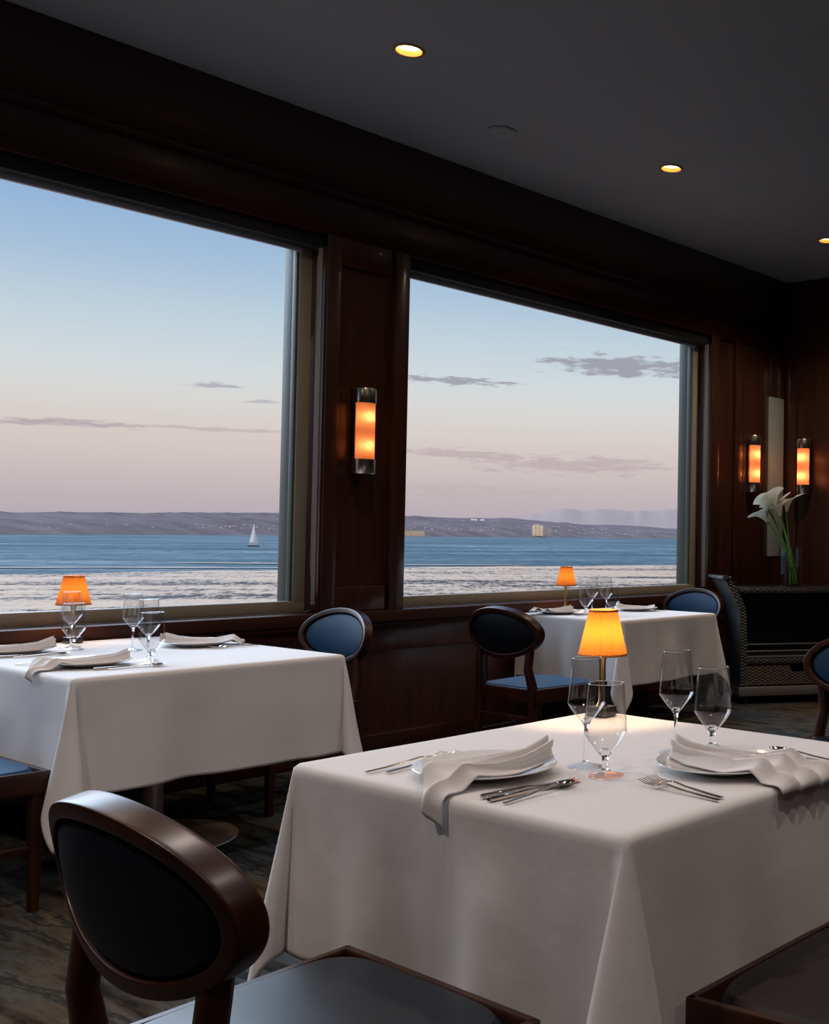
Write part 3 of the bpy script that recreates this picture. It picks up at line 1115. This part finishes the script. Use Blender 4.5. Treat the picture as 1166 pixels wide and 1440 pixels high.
def aim(ex, ey, tx, ty, L):
    """Heading and middle for a piece whose handle end is (ex, ey) and whose tip points to (tx, ty)."""
    a = atan2(ty - ey, tx - ex)
    return (ex + cos(a) * L, ey + sin(a) * L, ZT), a - pi / 2


def place(maker, src, e, tip, L, label):
    loc, rz = aim(*e, *tip, L)
    if src is None:
        return maker(label, loc, rz)
    return dup(src, loc, rz, label)


FK = place(make_fork, None, (1.403, 1.955), (1.640, 1.972), 0.105, 'dinner fork farthest left on the front table beside the left napkin')
place(None, FK, (1.428, 1.922), (1.660, 1.950), 0.105, 'dinner fork between the left napkin and the outer fork on the front table')
KN = place(make_knife, None, (1.400, 1.602), (1.632, 1.588), 0.115, 'dinner knife nearest the left plate on the front table')
place(None, KN, (1.392, 1.574), (1.635, 1.566), 0.115, 'dinner knife between the other knife and the spoon on the front table')
SP = place(make_spoon, None, (1.396, 1.536), (1.560, 1.551), 0.105, 'spoon lying right of the two knives at the front table edge')
place(None, FK, (1.672, 1.246), (1.713, 1.490), 0.105, 'dinner fork closest to the right plate on the front table')
place(None, FK, (1.652, 1.240), (1.676, 1.454), 0.105, 'dinner fork outermost left of the right plate on the front table')
place(None, KN, (2.062, 1.250), (2.058, 1.486), 0.115, 'dinner knife right of the right plate on the front table')
place(None, SP, (2.100, 1.250), (2.121, 1.434), 0.105, 'spoon at the right picture edge on the front table')
# left table
place(None, FK, (1.740, 4.480), (1.960, 4.480), 0.105, 'fork behind the near napkin on the left table')
place(None, KN, (1.850, 4.135), (2.080, 4.118), 0.115, 'knife in front of the near napkin on the left table')
place(None, SP, (1.880, 4.098), (2.090, 4.090), 0.105, 'spoon in front of the near napkin on the left table')
place(None, KN, (1.800, 4.775), (2.030, 4.765), 0.115, 'knife before the napkin at the left edge of the left table')
place(None, SP, (1.830, 4.735), (2.030, 4.725), 0.105, 'spoon before the napkin at the left edge of the left table')
place(None, FK, (2.690, 4.560), (2.470, 4.550), 0.105, 'fork nearest the plate at the right end of the left table')
place(None, FK, (2.690, 4.525), (2.470, 4.515), 0.105, 'outer fork at the right end of the left table')
# far table
place(None, KN, (4.930, 4.830), (5.150, 4.815), 0.115, 'knife before the left napkin on the far table')
place(None, FK, (5.740, 4.760), (5.520, 4.750), 0.105, 'fork before the folded napkin at the right of the far table')


# ------------------------------------------------------------------ napkins
def plate_h(x, y, key):
    px, py = PLATES[key]
    r = hypot(x - px, y - py)
    if r < 0.085:
        return 0.0055
    if r < 0.146:
        return lerp(0.0055, 0.0225, (r - 0.085) / 0.061)
    if r < 0.175:
        return lerp(0.0225, 0.0, (r - 0.146) / 0.029)
    return 0.0


def fan_napkin(label, key, narrow, wide, wn, ww, pleats, amp, edge=None, skew=0.0, bend=0.0, nose=0.02):
    """A softly pleated napkin: gathered at one end, fanning out and, where it passes the table edge, hanging down.
    edge = (axis, value, sign): the cloth hangs where sign*(coord-value) > 0."""
    m = MB()
    A, B = Vector(narrow + (0,)), Vector(wide + (0,))
    ax = (B - A).normalized()
    lt = Vector((-ax.y, ax.x, 0))
    Ln = (B - A).length

    def f(u, v):
        s = v * 2 - 1
        w_ = lerp(wn, ww, u ** 1.25) / 2
        along_ = Ln * (u * (1 + skew * s))
        c = A + ax * along_ + lt * (s * w_ + bend * sin(pi * u) * 0.5)
        k = pleats * pi * (s * 0.5 + 0.5)
        a_ = amp * lerp(1.0, 0.75, u)
        h = a_ * (0.5 - 0.5 * cos(2 * k)) + nose * (1 - u) ** 1.5 * (1 - s * s)
        c += lt * (0.35 * a_ * sin(2 * k))
        h += plate_h(c.x, c.y, key) + 0.0035
        z = h
        if edge:
            i, val, sg = edge
            o = sg * (c[i] - val)
            R = 0.016
            if o > -R:
                q = o + R
                ang = min(q / R, pi / 2)
                down = R * (1 - cos(ang)) + max(0, q - R * pi / 2)
                c[i] = val + sg * (-R + R * sin(ang) + h * sin(ang) * 0.9)
                z = h * cos(ang) - down
        return Vector((c.x, c.y, z))
    m.grid(f, 46, 64)
    o = m.build('napkin', NAPK, smooth=180, recalc=False)
    o.location = (0, 0, ZT)
    sm = o.modifiers.new('thickness', 'SOLIDIFY')
    sm.thickness = 0.0024
    sm.offset = 1
    return tag(o, label, 'napkin', 'folded cloth napkins')


EX = lambda v_: (0, v_ - 0.024, -1)
fan_napkin('pleated napkin on the left plate hanging over the front table edge', 'a', (1.675, 1.715), (1.395, 1.765), 0.055, 0.235, 3, 0.027, EX(1.385), skew=0.22, bend=0.02)
fan_napkin('napkin swept across the right plate, hanging over the front table edge', 'b', (1.875, 1.525), (1.925, 1.195), 0.060, 0.230, 3, 0.026, (1, 1.228 - 0.026, -1), skew=0.06, bend=-0.02, nose=0.022)
fan_napkin('fanned napkin nearest the front corner of the left table', 'c', (2.020, 4.255), (1.715, 4.300), 0.070, 0.200, 3, 0.016, EX(1.715), skew=0.12)
fan_napkin('fanned napkin cut by the left picture edge on the left table', 'd', (2.030, 4.880), (1.715, 4.930), 0.080, 0.200, 3, 0.020, EX(1.715), skew=0.12)
fan_napkin('flat folded napkin at the right end of the left table', 'e', (2.430, 4.830), (2.690, 4.640), 0.110, 0.140, 2, 0.016, None, nose=0.012)
fan_napkin('draped napkin at the left of the far table', 'f', (5.110, 5.040), (4.870, 5.080), 0.070, 0.190, 3, 0.020, EX(4.880), skew=-0.12)
fan_napkin('flat folded napkin at the right of the far table', 'g', (5.520, 5.020), (5.690, 4.830), 0.120, 0.130, 2, 0.018, None, nose=0.012)


# ------------------------------------------------------------------ wicker serving cart with vase and lilies
CE = Vector((0.79, -0.614, 0))
CN = Vector((0.614, 0.79, 0))
C0 = Vector((6.72, 4.87, 0))
cart = thing('serving_cart', 'black wicker serving cart with a shelf and basket drawer in the corner', 'cart', C0, atan2(-0.614, 0.79))
CL, CDp = 1.02, 0.42


def side_profile(z):
    # outward flare of the woven end panel
    if z > 0.70:
        return -0.13 * ((z - 0.70) / 0.26) ** 1.3
    return 0.012 * sin(pi * z / 0.70)


for s, x0 in ((1, 0.0), (-1, CL)):
    p = MB()
    zs = [0.14 + (0.955 - 0.14) * i / 26 for i in range(27)]
    th = 0.05

    def outer(u, v):
        z = lerp(0.14, 0.955, v)
        x = x0 + s * (side_profile(z) + (0.0 if u < 0.5 else th))
        y = (0.0, CDp, CDp, 0.0)[int(round(u * 4)) % 4]
        if int(round(u * 4)) % 4 in (0, 1):
            x = x0 + s * side_profile(z)
        else:
            x = x0 + s * (side_profile(z) + th)
        return Vector((x, y - 0.012, z))
    p.grid(outer, 4, 40, True, False)
    p.build('end_panel', WICKER, cart, smooth=30)
    h = MB()
    xt = x0 + s * side_profile(0.955)
    h.sweep([(xt + s * 0.02, -0.02, 0.955), (xt + s * 0.02, CDp, 0.955)], (0.034, 0.012), n=12, p=5)
    h.build('handle_rail', WICKER, cart)
t_ = MB().box((0.0, -0.008, 0.838), (CL, CDp, 0.880), 0.006)
t_.build('top', WICKER, cart)
MB().box((0.03, 0.01, 0.880), (CL - 0.03, CDp - 0.02, 0.8835), 0.001).build('top_glass', DARKIN, cart)
MB().box((0.04, CDp - 0.03, 0.14), (CL - 0.04, CDp - 0.012, 0.84)).build('back_panel', DARKIN, cart)
MB().box((0.045, 0.0, 0.300), (CL - 0.045, CDp - 0.03, 0.345), 0.006).build('shelf', WICKER, cart)
MB().box((0.045, 0.0, 0.350), (CL - 0.045, 0.014, 0.362), 0.002).build('rail', ALU, cart)
MB().box((0.045, 0.004, 0.392), (CL - 0.045, 0.016, 0.404), 0.002).build('rail', ALU, cart)
MB().box((0.045, 0.006, 0.446), (CL - 0.045, 0.016, 0.455), 0.002).build('rail', ALU, cart)
d = MB()
xa, xb, za, zb_ = 0.06, CL - 0.06, 0.145, 0.288
xm = (xa + xb) / 2 - 0.02
d.prism([(xa, za), (xb, za), (xb, zb_), (xm + 0.085, zb_), (xm + 0.062, zb_ - 0.052), (xm - 0.062, zb_ - 0.052), (xm - 0.085, zb_), (xa, zb_)], -0.004, 0.02)
d.box((xa, 0.02, za), (xb, CDp - 0.05, za + 0.02))
d.box((xa, 0.02, za), (xa + 0.015, CDp - 0.05, zb_))
d.box((xb - 0.015, 0.02, za), (xb, CDp - 0.05, zb_))
d.build('drawer', WICKERB, cart, smooth=0)
MB().box((0.0, -0.014, 0.062), (CL, CDp, 0.132), 0.004).build('base_bar', ALU, cart)
for x in (0.07, CL - 0.07):
    for y in (0.03, CDp - 0.05):
        MB().lathe([(0, 0), (0.022, 0), (0.022, 0.05), (0.03, 0.062), (0, 0.062)], 16, (x, y, 0)).build('foot', BLACKB, cart)


def cart_pt(x, y, z):
    return C0 + CE * x + CN * y + Vector((0, 0, z))


VZ = 0.8840
vb = cart_pt(0.445, 0.13, VZ)
v = thing('glass_vase', 'clear cylinder vase part filled with water on the wicker cart', 'vase', vb)
R_ = 0.090
MB().lathe([(0, 0.0), (R_, 0.0), (R_, 0.300), (R_ - 0.004, 0.300), (R_ - 0.004, 0.012), (0, 0.012)], 48).build('vase_wall', VASEG, v)
MB().lathe([(0, 0.013), (R_ - 0.0055, 0.013), (R_ - 0.0055, 0.150), (0, 0.150)], 48).build('water', WATER, v)


def lily(label, base, mid, head, face, size=1.0):
    """base, mid, head: (x across, y depth, z up) from the vase foot; face: direction the bloom opens towards."""
    def L(p):
        return CE * p[0] + CN * p[1] + Vector((0, 0, p[2]))
    b, m, h = L(base), L(mid), L(head)
    t = thing('calla_lily', label, 'flower', vb, 0, 'white calla lilies')
    s = MB()
    pts = []
    for i in range(15):
        q = i / 14
        pts.append(b * (1 - q) ** 2 + m * 2 * q * (1 - q) + h * q * q)
    s.sweep(pts, [(0.0055, 0.0055)] * 14 + [(0.0075, 0.0075)], side=CE, n=10)
    s.build('stem', STEM, t)
    up_ = (L(face)).normalized()
    tn = (pts[-1] - pts[-3]).normalized()
    zx = (tn * 0.95 + up_ * 0.34).normalized()
    sx = zx.cross(Vector((0.2, 0.9, 0.3))).normalized()
    sy = zx.cross(sx)
    # the tip of the spathe points along face
    fx = (up_ - zx * up_.dot(zx)).normalized()
    fy = zx.cross(fx)
    sp = MB()
    Ls = 0.125 * size

    def pf(u, v_):
        q = -pi * 1.06 + u * 2 * pi * 1.06
        tip = max(0.0, cos(q / 1.06)) ** 2.5
        r = (0.008 + 0.012 * v_ + 0.030 * v_ ** 3) * size * (1 + 0.0 * tip)
        z = Ls * v_ * (0.62 + 0.16 * cos(q) + 0.30 * tip)
        curl = 0.016 * size * max(0, v_ - 0.75) / 0.25 * (0.6 + 0.8 * tip)
        r2 = r + curl
        over = 0.003 * (u - 0.5)
        return h + zx * (z - 0.35 * curl) + fx * (r2 * cos(q) + tip * v_ ** 3 * 0.012 * size) + fy * ((r2 + over) * sin(q))
    sp.grid(pf, 40, 16)
    sp.build('spathe', PETAL, t, smooth=180, recalc=False)
    MB().sweep([h + zx * (0.01), h + zx * (0.06 * size), h + zx * (0.075 * size)], [(0.0045, 0.0045), (0.005, 0.005), (0.002, 0.002)], side=fx, n=10).build('spadix', SPADIX, t)
    return t


lily('calla lily bloom highest in the bunch, facing the viewer', (0.035, 0.0, 0.020), (0.02, 0.0, 0.28), (-0.125, -0.01, 0.610), (-0.30, -0.9, 0.55), 1.6)
lily('calla lily bloom lowest at the left of the bunch', (0.045, 0.03, 0.020), (0.01, 0.01, 0.26), (-0.195, -0.01, 0.500), (-0.75, -0.5, 0.25), 1.4)
lily('calla lily bloom turned right, at the right of the bunch', (0.020, -0.02, 0.020), (-0.02, -0.02, 0.32), (-0.042, -0.01, 0.580), (0.90, -0.35, 0.45), 1.35)
lily('calla lily bloom at upper left of the bunch', (0.050, -0.01, 0.020), (0.00, -0.01, 0.28), (-0.185, 0.01, 0.585), (-0.55, -0.6, 0.65), 1.35)
lily('calla lily bloom low in front, below the highest bloom', (0.060, 0.01, 0.020), (0.02, -0.02, 0.25), (-0.105, -0.05, 0.545), (0.25, -0.9, 0.30), 1.25)
lily('calla lily bloom half hidden in the middle of the bunch', (0.030, 0.04, 0.020), (0.00, 0.03, 0.27), (-0.150, 0.03, 0.560), (-0.35, -0.8, 0.45), 1.25)
lily('calla lily bloom behind, between the highest and the right bloom', (0.010, 0.03, 0.020), (0.01, 0.04, 0.30), (-0.080, 0.035, 0.590), (0.30, -0.5, 0.70), 1.15)

# ------------------------------------------------------------------ outdoors: beach, bay, far shore
GZ = CAM_H - 9.0


def flat(name, pts, z, m):
    b = bmesh.new()
    b.faces.new([b.verts.new((x, y, z)) for x, y in pts])
    mb_ = MB()
    mb_.bm.free()
    mb_.bm = b
    o = mb_.build(name, m, smooth=0)
    o['kind'] = 'structure'
    return o


def pol(az, d, z=0.0):
    return Vector((d * cos(radians(az)), d * sin(radians(az)), z))


flat('sea', [(-9000, 60), (14000, 60), (14000, 14000), (-9000, 14000)], GZ, SEA)
edge = [(110, 175), (95, 200), (80, 232), (69.4, 256), (64.1, 268), (58.7, 277), (53, 304), (46.5, 324), (39.8, 350), (30, 400), (15, 560), (5, 900)]
pts = []
for i in range(len(edge) - 1):
    for k in range(8):
        q = k / 8
        a, dd = lerp(edge[i][0], edge[i + 1][0], q), lerp(edge[i][1], edge[i + 1][1], q)
        dd *= 1 + 0.022 * noise.noise(Vector((a * 0.35, 0, 0))) + 0.012 * noise.noise(Vector((a * 1.3, 5, 0)))
        pts.append(pol(a, dd))
poly = [(p.x, p.y) for p in pts] + [(900, 8), (-120, 8)]
flat('beach', poly, GZ + 0.25, SAND)
# sand bars left wet in the shallows
for az, dd, wd, lg in ((58.9, 345, 5, 26), (60.2, 300, 3, 30), (51.5, 335, 4, 30), (68, 305, 3, 40)):
    c = pol(az, dd)
    tdir = Vector((-sin(radians(az)), cos(radians(az)), 0))
    rdir = Vector((cos(radians(az)), sin(radians(az)), 0))
    pp = []
    for i in range(28):
        q = 2 * pi * i / 28
        p = c + tdir * (lg * cos(q)) + rdir * (wd * sin(q) * (1 + 0.3 * sin(3 * q)))
        pp.append((p.x, p.y))
    flat('shore', pp, GZ + 0.2, BARM)

SH = [(90, 1500, 0.45), (80, 1700, 0.5), (74.14, 1859, 0.60), (69.45, 2054, 0.70), (66.88, 2276, 0.775), (64.16, 2578, 0.824), (61.28, 3006, 0.895), (58.56, 3470, 0.93), (56.36, 3784, 0.93), (53.03, 4305, 0.900), (51.76, 4546, 0.880), (50.05, 4909, 0.845), (47.93, 5400, 0.880), (45.63, 5800, 0.735), (44.09, 6300, 0.615), (42.24, 6600, 0.600), (41.00, 6800, 0.580), (39.82, 7000, 0.474), (37.46, 7400, 0.433), (30, 8500, 0.4), (20, 9500, 0.4)]


def interp(tab, a, k):
    for p, q in zip(tab[:-1], tab[1:]):
        if q[0] <= a <= p[0]:
            return lerp(p[k], q[k], (p[0] - a) / (p[0] - q[0]))
    return tab[-1][k]


def hill_h(az, fr):
    d0 = interp(SH, az, 1)
    ridge = math.tan(radians(interp(SH, az, 2))) * d0 * 1.45
    prof = fr ** 0.85
    base = 0.02 * ridge
    n = 1 + 0.16 * noise.noise(Vector((az * 0.9, fr * 4, 3))) + 0.05 * noise.noise(Vector((az * 3.1, fr * 9, 7)))
    rr_ = 1 + 0.05 * noise.noise(Vector((az * 0.6, 9, 1))) + 0.025 * noise.noise(Vector((az * 3.0, 2, 1)))
    z = (base + (ridge * rr_ - base) * prof * (n if fr < 0.95 else 1)) if fr > 0 else 0
    return d0 * (1 + 0.45 * fr), z


h = MB()


def hf(u, v):
    az = lerp(88, 22, u)
    if v > 0.999:
        dd, z = hill_h(az, 1.0)
        p = pol(az, dd * 1.2, GZ - 5)
        return p
    dd, z = hill_h(az, v / 0.93)
    return pol(az, dd, GZ - 0.5 + z + (9.0 if v > 0.02 else 0) * min(1, v * 4))


h.grid(hf, 420, 16)
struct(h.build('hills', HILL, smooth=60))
MT = [(75, 0.25), (60, 0.45), (53.05, 0.80), (49.03, 0.90), (47.18, 0.97), (46.44, 1.16), (45.6, 1.36), (45.05, 1.48), (44.6, 1.44), (44.11, 1.36), (43.21, 1.48), (42.6, 1.46), (41.94, 1.42), (41.5, 1.35), (41.17, 1.46), (40.62, 1.40), (40.2, 1.43), (39.85, 1.53), (37.49, 1.50), (32, 1.3), (22, 1.2)]
h = MB()


def mf(u, v):
    az = lerp(75, 22, u)
    D = 16000
    for p, q in zip(MT[:-1], MT[1:]):
        if q[0] <= az <= p[0]:
            k = (p[0] - az) / (p[0] - q[0])
            k = k * k * (3 - 2 * k)
            e = lerp(p[1], q[1], k)
    z = math.tan(radians(e)) * D * (1 + 0.03 * noise.noise(Vector((az * 1.1, 4, 4))))
    if v < 0.6:
        k = v / 0.6
        return pol(az, D * (0.8 + 0.2 * k), -9 + (z + 9) * k ** 0.8)
    return pol(az, D * (1 + 0.3 * (v - 0.6)), z * (1 - (v - 0.6) / 0.4) - 9)


h.grid(mf, 300, 24)
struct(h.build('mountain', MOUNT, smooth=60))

# houses of the far town: tiny pale boxes, one object each
hm = bmesh.new()
for poly_ in ([(-0.5, 0), (0.5, 0), (0.5, 0.6), (0, 0.9), (-0.5, 0.6)],):
    A = [hm.verts.new((x, -0.5, z)) for x, z in poly_]
    B = [hm.verts.new((x, 0.5, z)) for x, z in poly_]
    hm.faces.new(A)
    hm.faces.new(B[::-1])
    for i in range(5):
        j = (i + 1) % 5
        hm.faces.new((A[j], A[i], B[i], B[j]))
bmesh.ops.recalc_face_normals(hm, faces=hm.faces[:])
hme = bpy.data.meshes.new('house')
hm.to_mesh(hme)
hm.free()
hme.materials.append(HOUSEM)
rnd = random.Random(5)
taken = []
zones = [(58.6, 61.2, 0.10, 0.62, 62), (61.2, 66.5, 0.12, 0.45, 34), (66.5, 70.5, 0.05, 0.35, 10),
         (48.3, 52.8, 0.12, 0.75, 84), (44.2, 48.3, 0.15, 0.72, 52), (40.0, 44.2, 0.08, 0.70, 40)]
for a0, a1, f0, f1, n in zones:
    for _ in range(n):
        for _try in range(40):
            az, fr = rnd.uniform(a0, a1), rnd.uniform(f0, f1)
            dd, z = hill_h(az, fr)
            here = pol(az, dd, z)
            if all((here - q).length > dd / 1545.0 * 4.6 for q in taken):
                break
        taken.append(here)
        o = bpy.data.objects.new('house', hme)
        COL.objects.link(o)
        sc = dd / 1545.0
        o.location = pol(az, dd - 4, GZ + 6 + z)
        o.scale = (sc * rnd.uniform(1.0, 2.6), sc * 2, sc * rnd.uniform(0.6, 1.15))
        o.rotation_euler = (0, 0, radians(az - 90 + rnd.uniform(-25, 25)))
        tag(o, 'tiny pale house on the hazy hillside across the bay', 'house', 'houses of the far town')


def polrot(az):
    return radians(az - 90)


# block of yellow towers with a grey wing
dd = 5750
k = dd / 1545.0
t = thing('tower_block', 'yellow block of joined towers with a grey wing across the bay', 'building', pol(46.15, dd, GZ + 8), polrot(46.15))
for i in range(3):
    MB().box((k * (-12.5 + i * 5), 0, 0), (k * (-8.0 + i * 5), 30, k * 14.5), 0.8).build('tower', SILOM, t)
MB().box((k * 2.4, 8, 0), (k * 13, 34, k * 12.5), 0.8).build('wing', GREYB, t)
MB().box((k * -11, 2, k * 14.4), (k * -4, 20, k * 15.6), 0.5).build('roof_housing', SILOM, t)
dd = 4250
k = dd / 1545.0
t = thing('waterfront_building', 'long low tan building on the waterfront at the left of the right window', 'building', pol(52.45, dd, GZ + 1), polrot(52.45))
MB().box((k * -22, 0, 0), (k * 16, 40, k * 7.2), 1).build('hall', TANM, t)
MB().box((k * -22.4, -1, k * 7.2), (k * 16.4, 41, k * 8.0), 0.5).build('flat_roof', GREYB, t)
dd = 7900
for az, fr, n in ((49.4, 0.80, 3), (49.05, 0.84, 2)):
    for i in range(n):
        d2, z = hill_h(az + i * 0.09, fr)
        k = d2 / 1545.0
        o = MB().box((-k * 1.7, 0, 0), (k * 1.7, k * 2, k * 1.9), k * 0.1).build('bright_building', simple('bright_white_wall', (0.95, 0.90, 0.86, 1), 0.7), smooth=0)  # plain near-white wall colour
        o.location = pol(az + i * 0.09, d2 - 30, GZ + 8 + z)
        o.rotation_euler = (0, 0, polrot(az))
        tag(o, 'bright white building on the hilltop across the bay, seen in the right window', 'building', 'white buildings on the hilltop')

# sailboat
dd = 745
bo = thing('sailboat', 'small white sailed boat on the bay in the left window', 'sailboat', pol(59.60, dd, GZ), polrot(59.6) + radians(-8))
k = dd / 1545.0
hl = MB()


def hullf(u, v):
    x = lerp(-6.2, 7.6, u)
    wd = 1.6 * max(0.02, (1 - max(0, (x + 1) / 8.6) ** 2.2)) if x > -1 else 1.6 * (0.8 + 0.2 * (x + 6.2) / 5.2)
    q = pi * v
    return Vector((x * k, wd * k * cos(q), (1.9 - 2.3 * sin(q)) * k))


hl.grid(hullf, 24, 13)
hl.build('hull', HULL, bo)
MB().box((-5.8 * k, -1.2 * k, 1.5 * k), (4.5 * k, 1.2 * k, 2.3 * k), 0.15).build('deck', DECK, bo)
MB().box((-4.2 * k, -1.0 * k, 2.2 * k), (0.5 * k, 1.0 * k, 3.6 * k), 0.2).build('cabin', DECK, bo)
MB().sweep([(1.4 * k, 0, 1.8 * k), (1.3 * k, 0, 29.5 * k)], (0.22 * k, 0.22 * k), n=8).build('mast', DECK, bo)
MB().sweep([(1.4 * k, 0, 4.6 * k), (-4.9 * k, 0.5 * k, 4.8 * k)], (0.2 * k, 0.2 * k), n=8).build('boom', DECK, bo)


def sailf(u, v):
    q = v
    x0_, x1_ = 1.1, lerp(-4.6, 0.5, q)
    x = lerp(x0_, x1_, u)
    return Vector((x * k, 0.7 * k * sin(pi * u) * (1 - q), lerp(5.2, 28.5, q) * k))


def jibf(u, v):
    x = lerp(1.6, lerp(7.0, 1.7, v), u)
    return Vector((x * k, 0.6 * k * sin(pi * u) * (1 - v), lerp(3.0, 22.0, v) * k))


o = MB().grid(sailf, 10, 14).build('mainsail', SAIL, bo)
o.modifiers.new('thickness', 'SOLIDIFY').thickness = 0.03
o = MB().grid(jibf, 10, 14).build('jib', simple('painted_shade_jib', (0.42, 0.47, 0.52, 1), 0.8), bo)  # shade on the jib is put into its grey-blue colour
o.modifiers.new('thickness', 'SOLIDIFY').thickness = 0.03

# ------------------------------------------------------------------ sky
W = bpy.data.worlds.new('dusk_sky')
S.world = W
W.use_nodes = True
nt = W.node_tree
nt.nodes.clear()
out = N(nt, 'ShaderNodeOutputWorld')
bg = N(nt, 'ShaderNodeBackground')
nt.links.new(bg.outputs[0], out.inputs[0])
tc = N(nt, 'ShaderNodeTexCoord')
sp = N(nt, 'ShaderNodeSeparateXYZ')
nt.links.new(tc.outputs['Generated'], sp.inputs[0])
el = math_n(nt, 'MULTIPLY', math_n(nt, 'ARCSINE', sp.outputs[2]), 180 / pi)
az = math_n(nt, 'MULTIPLY', math_n(nt, 'ARCTAN2', sp.outputs[1], sp.outputs[0]), 180 / pi)
fac = math_n(nt, 'DIVIDE', el, 40.0)
sky = ramp(nt, fac, [(0.0, lin(178, 169, 178)), (0.035, lin(190, 179, 184)), (0.08, lin(208, 196, 194)), (0.115, lin(216, 206, 201)),
                     (0.15, lin(219, 216, 213)), (0.185, lin(214, 220, 222)), (0.24, lin(196, 213, 223)), (0.31, lin(168, 194, 220)), (0.37, lin(148, 180, 217)), (0.6, lin(120, 160, 212)), (1.0, lin(105, 145, 205))])
cv = N(nt, 'ShaderNodeCombineXYZ')
nt.links.new(az, cv.inputs[0])
nt.links.new(el, cv.inputs[1])


def wnoise(sx, sy, detail=6, off=0):
    mp = N(nt, 'ShaderNodeMapping')
    mp.inputs['Scale'].default_value = (sx, sy, 1)
    mp.inputs['Location'].default_value = (off, off * 0.7, 0)
    nt.links.new(cv.outputs[0], mp.inputs[0])
    return noise_n(nt, mp.outputs[0], 1.0, detail, 0.6)


nA = wnoise(0.75, 3.4, 9, 3.0)
nB = wnoise(1.1, 7.0, 8, 11.0)


def cloud(a0, e0, wa, we, slope, n_, lo, hi, op):
    da = math_n(nt, 'SUBTRACT', az, a0)
    de = math_n(nt, 'SUBTRACT', math_n(nt, 'SUBTRACT', el, e0), math_n(nt, 'MULTIPLY', da, slope))
    q = math_n(nt, 'ADD', math_n(nt, 'POWER', math_n(nt, 'ABSOLUTE', math_n(nt, 'DIVIDE', da, wa)), 2.0), math_n(nt, 'POWER', math_n(nt, 'ABSOLUTE', math_n(nt, 'DIVIDE', de, we)), 2.0))
    env = math_n(nt, 'EXPONENT', math_n(nt, 'MULTIPLY', q, -1.0))
    v_ = math_n(nt, 'ADD', env, math_n(nt, 'MULTIPLY', math_n(nt, 'SUBTRACT', n_, 0.5), 2.6))
    mr = N(nt, 'ShaderNodeMapRange')
    mr.interpolation_type = 'SMOOTHSTEP'
    mr.inputs[1].default_value = lo
    mr.inputs[2].default_value = hi
    mr.inputs[3].default_value = 0.0
    mr.inputs[4].default_value = op
    nt.links.new(v_, mr.inputs[0])
    return math_n(nt, 'MULTIPLY', mr.outputs[0], math_n(nt, 'MINIMUM', math_n(nt, 'MULTIPLY', env, 3.0), 1.0))


GREYC, PINKC, MAUVE = lin(160, 160, 170), lin(190, 172, 176), lin(172, 158, 170)
cur = sky
for c_, colr in (
        (cloud(42.2, 8.80, 4.2, 0.62, 0.02, nA, 0.38, 0.85, 0.95), GREYC),
        (cloud(50.6, 7.70, 3.6, 0.24, 0.0, nB, 0.42, 0.90, 0.90), GREYC),
        (cloud(50.0, 4.05, 4.5, 0.30, 0.03, nB, 0.35, 0.95, 0.75), PINKC),
        (cloud(44.5, 3.65, 6.5, 0.55, 0.0, nA, 0.35, 1.0, 0.75), PINKC),
        (cloud(67.5, 4.68, 4.5, 0.20, -0.012, nB, 0.30, 1.10, 0.75), MAUVE),
        (cloud(60.5, 4.76, 6.0, 0.10, -0.008, nB, 0.15, 0.90, 0.60), PINKC),
        (cloud(61.4, 6.78, 1.4, 0.14, 0.0, nB, 0.35, 0.80, 0.65), GREYC),
        (cloud(59.2, 6.15, 0.9, 0.10, 0.0, nB, 0.35, 0.80, 0.55), GREYC),
        (cloud(50.0, 2.2, 9.0, 0.5, 0.0, nA, 0.45, 1.1, 0.35), PINKC)):
    mx = N(nt, 'ShaderNodeMix')
    mx.data_type = 'RGBA'
    nt.links.new(c_, mx.inputs[0])
    nt.links.new(cur, mx.inputs[6])
    mx.inputs[7].default_value = colr
    cur = mx.outputs[2]
nt.links.new(cur, bg.inputs[0])
bg.inputs[1].default_value = 1.0

# added soft fill from the bay side, brightening the tables through the windows
sd = bpy.data.lights.new('bay_fill_sun', 'SUN')
sd.energy = 4.9
sd.angle = radians(55)
sd.color = (0.70, 0.83, 1.0)
so = bpy.data.objects.new('bay_fill_sun', sd)
COL.objects.link(so)
direction = Vector((0.0, -1.0, -0.60)).normalized()
so.rotation_euler = direction.to_track_quat('-Z', 'Y').to_euler()
so.location = (2, 30, 20)

# the afterglow from the land side; it lights the far shore and never enters the room
sd = bpy.data.lights.new('afterglow_sun', 'SUN')
sd.energy = 1.5
sd.angle = radians(20)
sd.color = (1.0, 0.84, 0.74)
so = bpy.data.objects.new('afterglow_sun', sd)
COL.objects.link(so)
so.rotation_euler = Vector((0.25, 1.0, -0.16)).normalized().to_track_quat('-Z', 'Y').to_euler()
so.location = (2, -30, 20)
